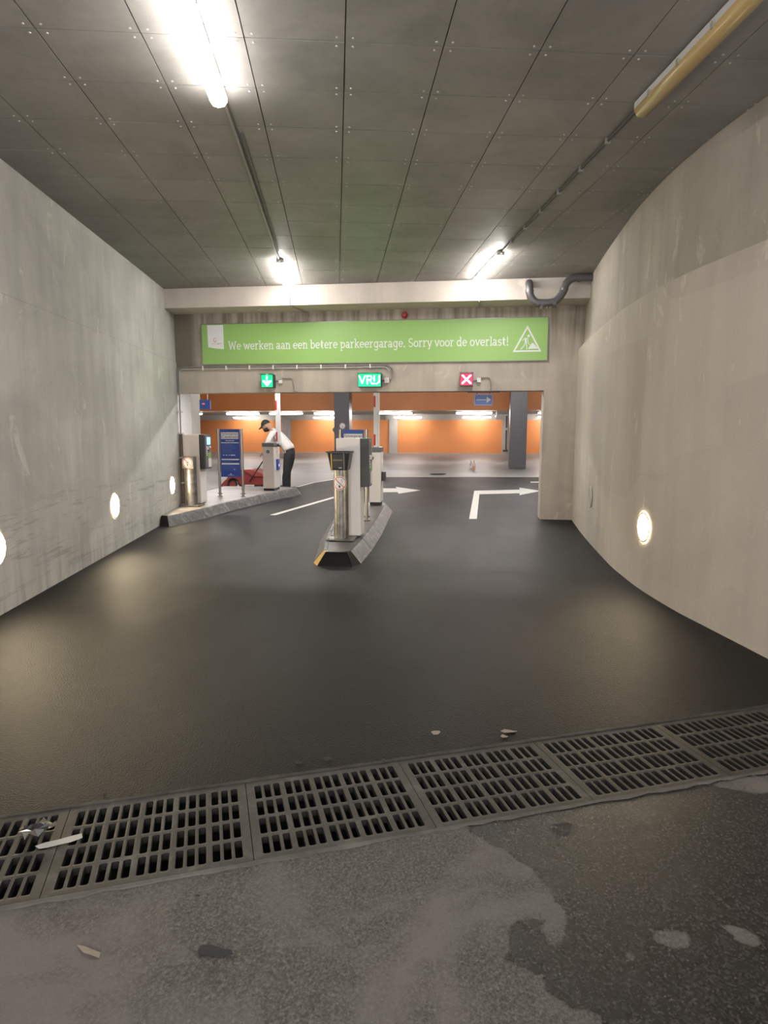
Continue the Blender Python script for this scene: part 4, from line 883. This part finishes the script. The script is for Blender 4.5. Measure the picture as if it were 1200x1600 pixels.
# ------------------------------------------------------------------ person
yp = 4.45; xp = at(447.5, 720, yp)[0]
pr = thing('person', (xp, yp, 0), 'person in white shirt, dark trousers and cap bending over the red machine', 'person')
def skin(name, verts, edges, m, parent, lev=1, root=0):
    me = bpy.data.meshes.new(name); me.from_pydata([v[:3] for v in verts], edges, []); o = bpy.data.objects.new(name, me); COL.objects.link(o)
    md = o.modifiers.new('skin', 'SKIN'); md.use_smooth_shade = True; md.branch_smoothing = .4
    for i, sv in enumerate(me.skin_vertices[0].data):
        rr = verts[i][3]; sv.radius = rr if isinstance(rr, tuple) else (rr, rr); sv.use_root = (i == root)
    ss_ = o.modifiers.new('sub', 'SUBSURF'); ss_.levels = lev; ss_.render_levels = lev
    bpy.context.view_layer.update(); nm = bpy.data.meshes.new_from_object(o.evaluated_get(bpy.context.evaluated_depsgraph_get()))
    bpy.data.objects.remove(o); nm.name = name; nm.materials.clear(); nm.materials.append(m); nm.polygons.foreach_set('use_smooth', [True] * len(nm.polygons))
    return link(name, nm, parent)
# joints: x forward is -x (to the left), y depth, z up
gx, gy, gz = GRIP.x - xp, GRIP.y - yp, GRIP.z
hand_n = (at(409.5, 709, yp - .22)[0] - xp, -.22, at(409.5, 709, yp - .22)[1])     # near hand, resting on the machine handle
hand_f = (hand_n[0] + .10, .20, hand_n[2] - .02)
V_, E_ = [], []
def jv(x, y, z, rr): V_.append((x, y, z, rr)); return len(V_) - 1
def chain(a, pts):
    for p in pts: b = jv(*p); E_.append((a, b)); a = b
    return a
pel = jv(.07, 0, .98, .11); ab = chain(pel, [(-.02, 0, 1.13, .125), (-.13, 0, 1.27, .14)]); che = chain(ab, [(-.24, 0, 1.38, .145)])
nk = chain(che, [(-.34, 0, 1.455, .062), (-.40, 0, 1.50, .055), (-.45, 0, 1.535, .085), (-.475, 0, 1.60, .088)])
for s, hnd in ((-1, hand_n), (1, hand_f)):
    sh = chain(che, [(-.30, s * .17, 1.385, .065)]); el = chain(sh, [(-.40, s * .24, 1.13, .045)])
    wr_ = chain(el, [((-.40 + hnd[0]) / 2 - .01, (s * .24 + hnd[1]) / 2, (1.13 + hnd[2]) / 2 + .0, .038), (hnd[0] + .05, hnd[1], hnd[2] + .06, .028)]); pa_ = chain(wr_, [(hnd[0], hnd[1], hnd[2] + .005, .034)])
    for k in range(4): 
        oy = (k - 1.5) * .021; l = (.9, 1.05, 1, .8)[k]
        chain(pa_, [(hnd[0] - .035, hnd[1] + oy, hnd[2] - .02, .0095), (hnd[0] - .05 * l, hnd[1] + oy, hnd[2] - .05 * l, .0088), (hnd[0] - .03, hnd[1] + oy, hnd[2] - .078 * l, .0078)])
    chain(pa_, [(hnd[0] + .0, hnd[1] - s * .035, hnd[2] - .02, .0115), (hnd[0] - .02, hnd[1] - s * .045, hnd[2] - .05, .0095)])
for s, fx in ((-1, .0), (1, -.10)):
    chain(pel, [(.07, s * .095, .90, .095), (.04 + fx * .4, s * .11, .52, .062), (.045 + fx, s * .11, .30, .056), (.05 + fx, s * .11, .09, .042), (-.04 + fx, s * .12, .045, .04), (-.14 + fx, s * .125, .035, .035)])
skin('body', V_, E_, M['skin'], pr, 2)
V_, E_ = [], []
a = jv(.085, 0, .95, (.19, .165)); b = chain(a, [(.06, 0, 1.03, (.185, .155)), (-.03, 0, 1.14, (.175, .15)), (-.14, 0, 1.28, (.175, .16))]); c_ = chain(b, [(-.24, 0, 1.385, (.17, .15))]); chain(c_, [(-.335, 0, 1.45, .082), (-.365, 0, 1.478, .07)])
for s, hnd in ((-1, hand_n), (1, hand_f)):
    sh = chain(c_, [(-.29, s * .175, 1.385, .088)]); el = chain(sh, [(-.40, s * .245, 1.13, .064)]); chain(el, [((-.40 + hnd[0]) / 2 - .01, (s * .24 + hnd[1]) / 2, (1.13 + hnd[2]) / 2, .052), (hnd[0] + .055, hnd[1], hnd[2] + .07, .042)])
skin('shirt', V_, E_, M['shirt'], pr, 2)
V_, E_ = [], []
pel = jv(.055, 0, 1.08, (.15, .135)); pe2 = chain(pel, [(.075, 0, .99, (.178, .155)), (.09, 0, .92, (.175, .16))])
for s, fx in ((-1, .0), (1, -.10)): chain(pe2, [(.085, s * .10, .82, .135), (.045 + fx * .4, s * .115, .52, .108), (.04 + fx, s * .115, .30, .098), (.04 + fx, s * .115, .09, .094), (.04 + fx, s * .115, .045, .092)])
skin('trousers', V_, E_, M['trousers'], pr, 2)
for s, fx in ((-1, .0), (1, -.10)):
    V_, E_ = [], []; a = jv(.09 + fx, s * .115, .05, .045); chain(a, [(.0 + fx, s * .12, .055, .052), (-.10 + fx, s * .125, .045, .044), (-.17 + fx, s * .13, .035, .034)]); skin('shoe', V_, E_, M['shoe'], pr, 2)
# head: shaped sphere with nose, lips, ears; tilted down to the left
HM = Matrix.Translation((-.495, 0, 1.565)) @ Matrix.Rotation(R(-28), 4, 'Y') @ Matrix.Scale(1.12, 4)       # local -x = face
def head_part(mb, name, m_, sm=60): mb.v = [tuple(HM @ Vector(p)) for p in mb.v]; return mb.build(name, m_, pr, smooth=sm)
bm = bmesh.new(); bmesh.ops.create_uvsphere(bm, u_segments=28, v_segments=20, radius=1)
for v in bm.verts:
    x, y, z = v.co; v.co = (x * .098, y * .077, z * .118)
    if z < 0: v.co.x = v.co.x * (1 + z * .18) - .010 * -z; v.co.y *= 1 + z * .28
    if x < -.2:
        g = math.exp(-((y / .17) ** 2 + ((z + .12) / .22) ** 2)); v.co.x -= .024 * g
        g = math.exp(-(((abs(y) - .38) / .16) ** 2 + ((z - .10) / .12) ** 2)); v.co.x += .009 * g
        g = math.exp(-((y / .30) ** 2 + ((z + .52) / .08) ** 2)); v.co.x -= .006 * g
head_part(MB().bm(bm), 'face', M['skin'])
for s in (-1, 1):
    head_part(MB().sphere((.005, s * .078, -.012), (.020, .009, .032)), 'ear', M['skin']); head_part(MB().sphere((-.082, s * .030, .012), (.010, .012, .009)).sphere((-.091, s * .030, .012), (.004, .005, .005), 1), 'eye', [M['white'], M['black_plastic']])
head_part(MB().sphere((-.094, 0, -.058), (.010, .024, .006)), 'mouth', M['alarm_red'])
bm = bmesh.new(); bmesh.ops.create_uvsphere(bm, u_segments=24, v_segments=16, radius=1)
for v in bm.verts: v.co = Vector((v.co.x * .084 - .020, v.co.y * .073, v.co.z * .056 - .076))
bmesh.ops.delete(bm, geom=[v for v in bm.verts if v.co.x > .035 or v.co.z > -.040 + (v.co.x + .1) * .25], context='VERTS')
head_part(MB().bm(bm), 'beard', M['beard'])
bm = bmesh.new(); bmesh.ops.create_uvsphere(bm, u_segments=28, v_segments=18, radius=1)
bmesh.ops.delete(bm, geom=[v for v in bm.verts if v.co.z < .12], context='VERTS')
for v in bm.verts: v.co = Vector((v.co.x * .110 + .004, v.co.y * .090, v.co.z * .120 + .014))
cp = MB().bm(bm); cp.tube([(-.0 + .113 * math.cos(t_ / 12 * math.tau) * .98 + .004, .091 * math.sin(t_ / 12 * math.tau), .028) for t_ in range(12)], .006, 6, closed=True); head_part(cp, 'cap', M['cap'])
vis = [(-.09, -.070), (-.14, -.066), (-.178, -.045), (-.190, 0), (-.178, .045), (-.14, .066), (-.09, .070), (-.085, 0)]
mb = MB(); mb.v = [(x, y, .030 - (-.09 - x) * .28 + abs(y) * -.12) for x, y in vis] + [(x, y, .036 - (-.09 - x) * .28 + abs(y) * -.12) for x, y in vis]
mb.f = [(0, 1, 2, 3, 7), (7, 3, 4, 5, 6), (15, 11, 10, 9, 8), (14, 13, 12, 11, 15)] + [(i, (i + 1) % 8, 8 + (i + 1) % 8, 8 + i) for i in range(8)]; mb.m = [0] * len(mb.f); head_part(mb, 'cap_brim', M['cap'])

# ------------------------------------------------------------------ iron grates over the drain
def grate_mesh():
    Wd, Dp, th = .700, GD, .03; mx_, my = .030, .022; mb = MB()
    gx_ = (Wd - 2 * mx_) ; ng, nsl = 5, 3; wide = .010; cw = (gx_ - (ng - 1) * wide) / (ng * nsl); rowh = (Dp - 2 * my) / 4
    xs = []
    x = mx_
    for g in range(ng):
        for s in range(nsl): xs.append((x, x + cw)); x += cw
        x += wide
    def flat(x0, x1, y0, y1): mb.box(x0, x1, y0, y1, -th, 0)
    for j in range(4):
        y0 = my + j * rowh; y1 = y0 + rowh
        for (a, b) in xs:
            sw, sh = .0138, rowh / 2 - .0105; cx, cy = (a + b) / 2, (y0 + y1) / 2; c = .005
            inn = [(cx - sw + c, cy - sh), (cx + sw - c, cy - sh), (cx + sw, cy - sh + c), (cx + sw, cy + sh - c), (cx + sw - c, cy + sh), (cx - sw + c, cy + sh), (cx - sw, cy + sh - c), (cx - sw, cy - sh + c)]
            out = [(a, y0), (b, y0), (b, y0), (b, y1), (b, y1), (a, y1), (a, y1), (a, y0)]
            n = len(mb.v); mb.v += [(x, y, 0) for x, y in ((a, y0), (b, y0), (b, y1), (a, y1))]; mb.v += [(x, y, -.002) for x, y in inn]; mb.v += [(x, y, -th) for x, y in inn]
            O_ = [n, n + 1, n + 2, n + 3]; I = [n + 4 + k for k in range(8)]; Lw = [n + 12 + k for k in range(8)]
            mb.f += [(O_[0], O_[1], I[1], I[0]), (O_[1], I[2], I[1]), (O_[1], O_[2], I[3], I[2]), (O_[2], I[4], I[3]), (O_[2], O_[3], I[5], I[4]), (O_[3], I[6], I[5]), (O_[3], O_[0], I[7], I[6]), (O_[0], I[0], I[7])]
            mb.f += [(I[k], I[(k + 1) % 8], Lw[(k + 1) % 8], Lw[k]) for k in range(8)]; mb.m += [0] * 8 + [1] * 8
    e = .0014
    flat(e, mx_, e, Dp - e); flat(Wd - mx_, Wd - e, e, Dp - e); flat(mx_, Wd - mx_, e, my); flat(mx_, Wd - mx_, Dp - my, Dp - e)
    for g in range(ng - 1): x0 = xs[g * nsl + nsl - 1][1]; flat(x0, x0 + wide, my, Dp - my)
    return mb
gm = grate_mesh(); gme = bpy.data.meshes.new('drain_grate'); gme.from_pydata(gm.v, [], gm.f); gme.materials.append(M['iron']); gme.materials.append(M['slot_shade']); gme.polygons.foreach_set('material_index', gm.m)  # slot walls get a near-black colour: the shade inside the openings is painted on
labs = {-3: 'cast iron drain grate against the left wall, outside the view', -2: 'cast iron drain grate at the left picture edge with wrapper on it', -1: 'cast iron drain grate with white plastic strip end over its left corner',
        0: 'cast iron drain grate in the middle of the row, without litter', 1: 'cast iron drain grate right of the middle, beside the start of the wet patch', 2: 'cast iron drain grate second from the right picture edge, beside the wet pavement', 3: 'cast iron drain grate at the right picture edge near the curved wall', 4: 'cast iron drain grate against the right wall foot, outside the view'}
for k in range(-3, 5):
    x, y = G(k * .70, 0)
    if k == -3: x, y = G(k * .70, 0)
    o = link('drain_grate', gme, None, (x, y, -.001 - random.uniform(0, .002)), B + R(11.3)); tag(o, labs[k], 'drain grate', 'cast iron grates over the drain')

# ------------------------------------------------------------------ litter
def flatpoly(name, px, z, th, m_, label, cat, wob=.004):
    w = [atz(*p, z) for p in px]; cx = sum(p[0] for p in w) / len(w); cy = sum(p[1] for p in w) / len(w); n = len(w); rr = random.Random(len(px) + int(px[0][0]))
    mb = MB(); hs = [rr.uniform(0, wob) for _ in w]
    mb.v = [(a - cx, b - cy, h) for (a, b), h in zip(w, hs)] + [(a - cx, b - cy, h + th) for (a, b), h in zip(w, hs)] + [(0, 0, wob * .8), (0, 0, wob * .8 + th)]
    mb.f = [(i, (i + 1) % n, n + (i + 1) % n, n + i) for i in range(n)] + [((i + 1) % n, i, 2 * n) for i in range(n)] + [(n + i, n + (i + 1) % n, 2 * n + 1) for i in range(n)]; mb.m = [0] * len(mb.f)
    return tag(mb.build(name, M[m_], None, (cx, cy, z)), label, cat)
flatpoly('plastic_strip', [(55, 1323), (61, 1327), (72, 1326), (95, 1320), (113, 1316), (129, 1310), (128, 1303), (110, 1308), (90, 1314), (70, 1317)], .003, .0015, 'strip', 'white torn plastic strip lying across the left grates', 'litter')
flatpoly('leaf', [(120, 1477), (133, 1481), (145, 1486), (157, 1489), (155, 1497), (142, 1495), (130, 1490)], .0, .0015, 'leaf', 'pale dry leaf on the pavement at lower left', 'leaf', .007)
flatpoly('rubber_scrap', [(309, 1486), (316, 1478), (330, 1478), (345, 1483), (362, 1487), (364, 1492), (350, 1495), (325, 1494), (311, 1493)], .0, .003, 'rubber_scrap', 'flat dark rubber scrap on the pavement below the grates', 'litter', .003)
for px, py, L_, lab in ((467, 1192, 14, 'dark twig on the asphalt left of its neighbour, before the middle grate'), (513, 1187, 17, 'dark leaf on the asphalt just behind the middle grate'), (681, 1146, 15, 'small pale leaf alone on the asphalt right of centre'), (795, 1144, 26, 'long thin twig on the asphalt at right'), (788, 1152, 12, 'short dark leaf beside the long twig'), (163, 1241, 9, 'small dark leaf at the far edge of the left grate'), (879, 1290, 34, 'dark twig on the wet pavement'), (308, 1401, 8, 'tiny dark leaf on the dry pavement'), (600, 1190, 8, 'tiny brown leaf at the asphalt edge')):
    flatpoly('twig' if 'twig' in lab else 'leaf', [(px - L_ / 2, py), (px - L_ / 4, py - 2.2), (px + L_ / 4, py - 1.8), (px + L_ / 2, py - .5), (px + L_ / 4, py + 1.8), (px - L_ / 4, py + 2.2)], .001, .002, 'leaf' if 'pale' in lab or 'long' in lab else 'leaf_dark', lab, 'twig' if 'twig' in lab else 'leaf', .008)
# crumpled wrapper: folded foil sheet
x, y = atz(58, 1298, .01); wr0 = thing('wrapper', (x, y, .002), 'crumpled black and silver wrapper on the leftmost grate', 'litter')
rr = random.Random(5); nx_, ny_ = 7, 5; mb = MB()
for j in range(ny_):
    for i in range(nx_): mb.v.append(((i / (nx_ - 1) - .5) * .075 + rr.uniform(-.006, .006) + (j - 2) * .008, (j / (ny_ - 1) - .5) * .10 + rr.uniform(-.007, .007), .004 + .022 * abs(math.sin(i * 1.9 + j * 1.2)) + rr.uniform(0, .006)))
for j in range(ny_ - 1):
    for i in range(nx_ - 1): a = j * nx_ + i; mb.f.append((a, a + 1, a + nx_ + 1, a + nx_)); mb.m.append(1 if j in (0, 3) else 0)
o = mb.build('sheet', [M['wrapper'], M['foil']], wr0, rz=R(-20)); so = o.modifiers.new('s', 'SOLIDIFY'); so.thickness = .001
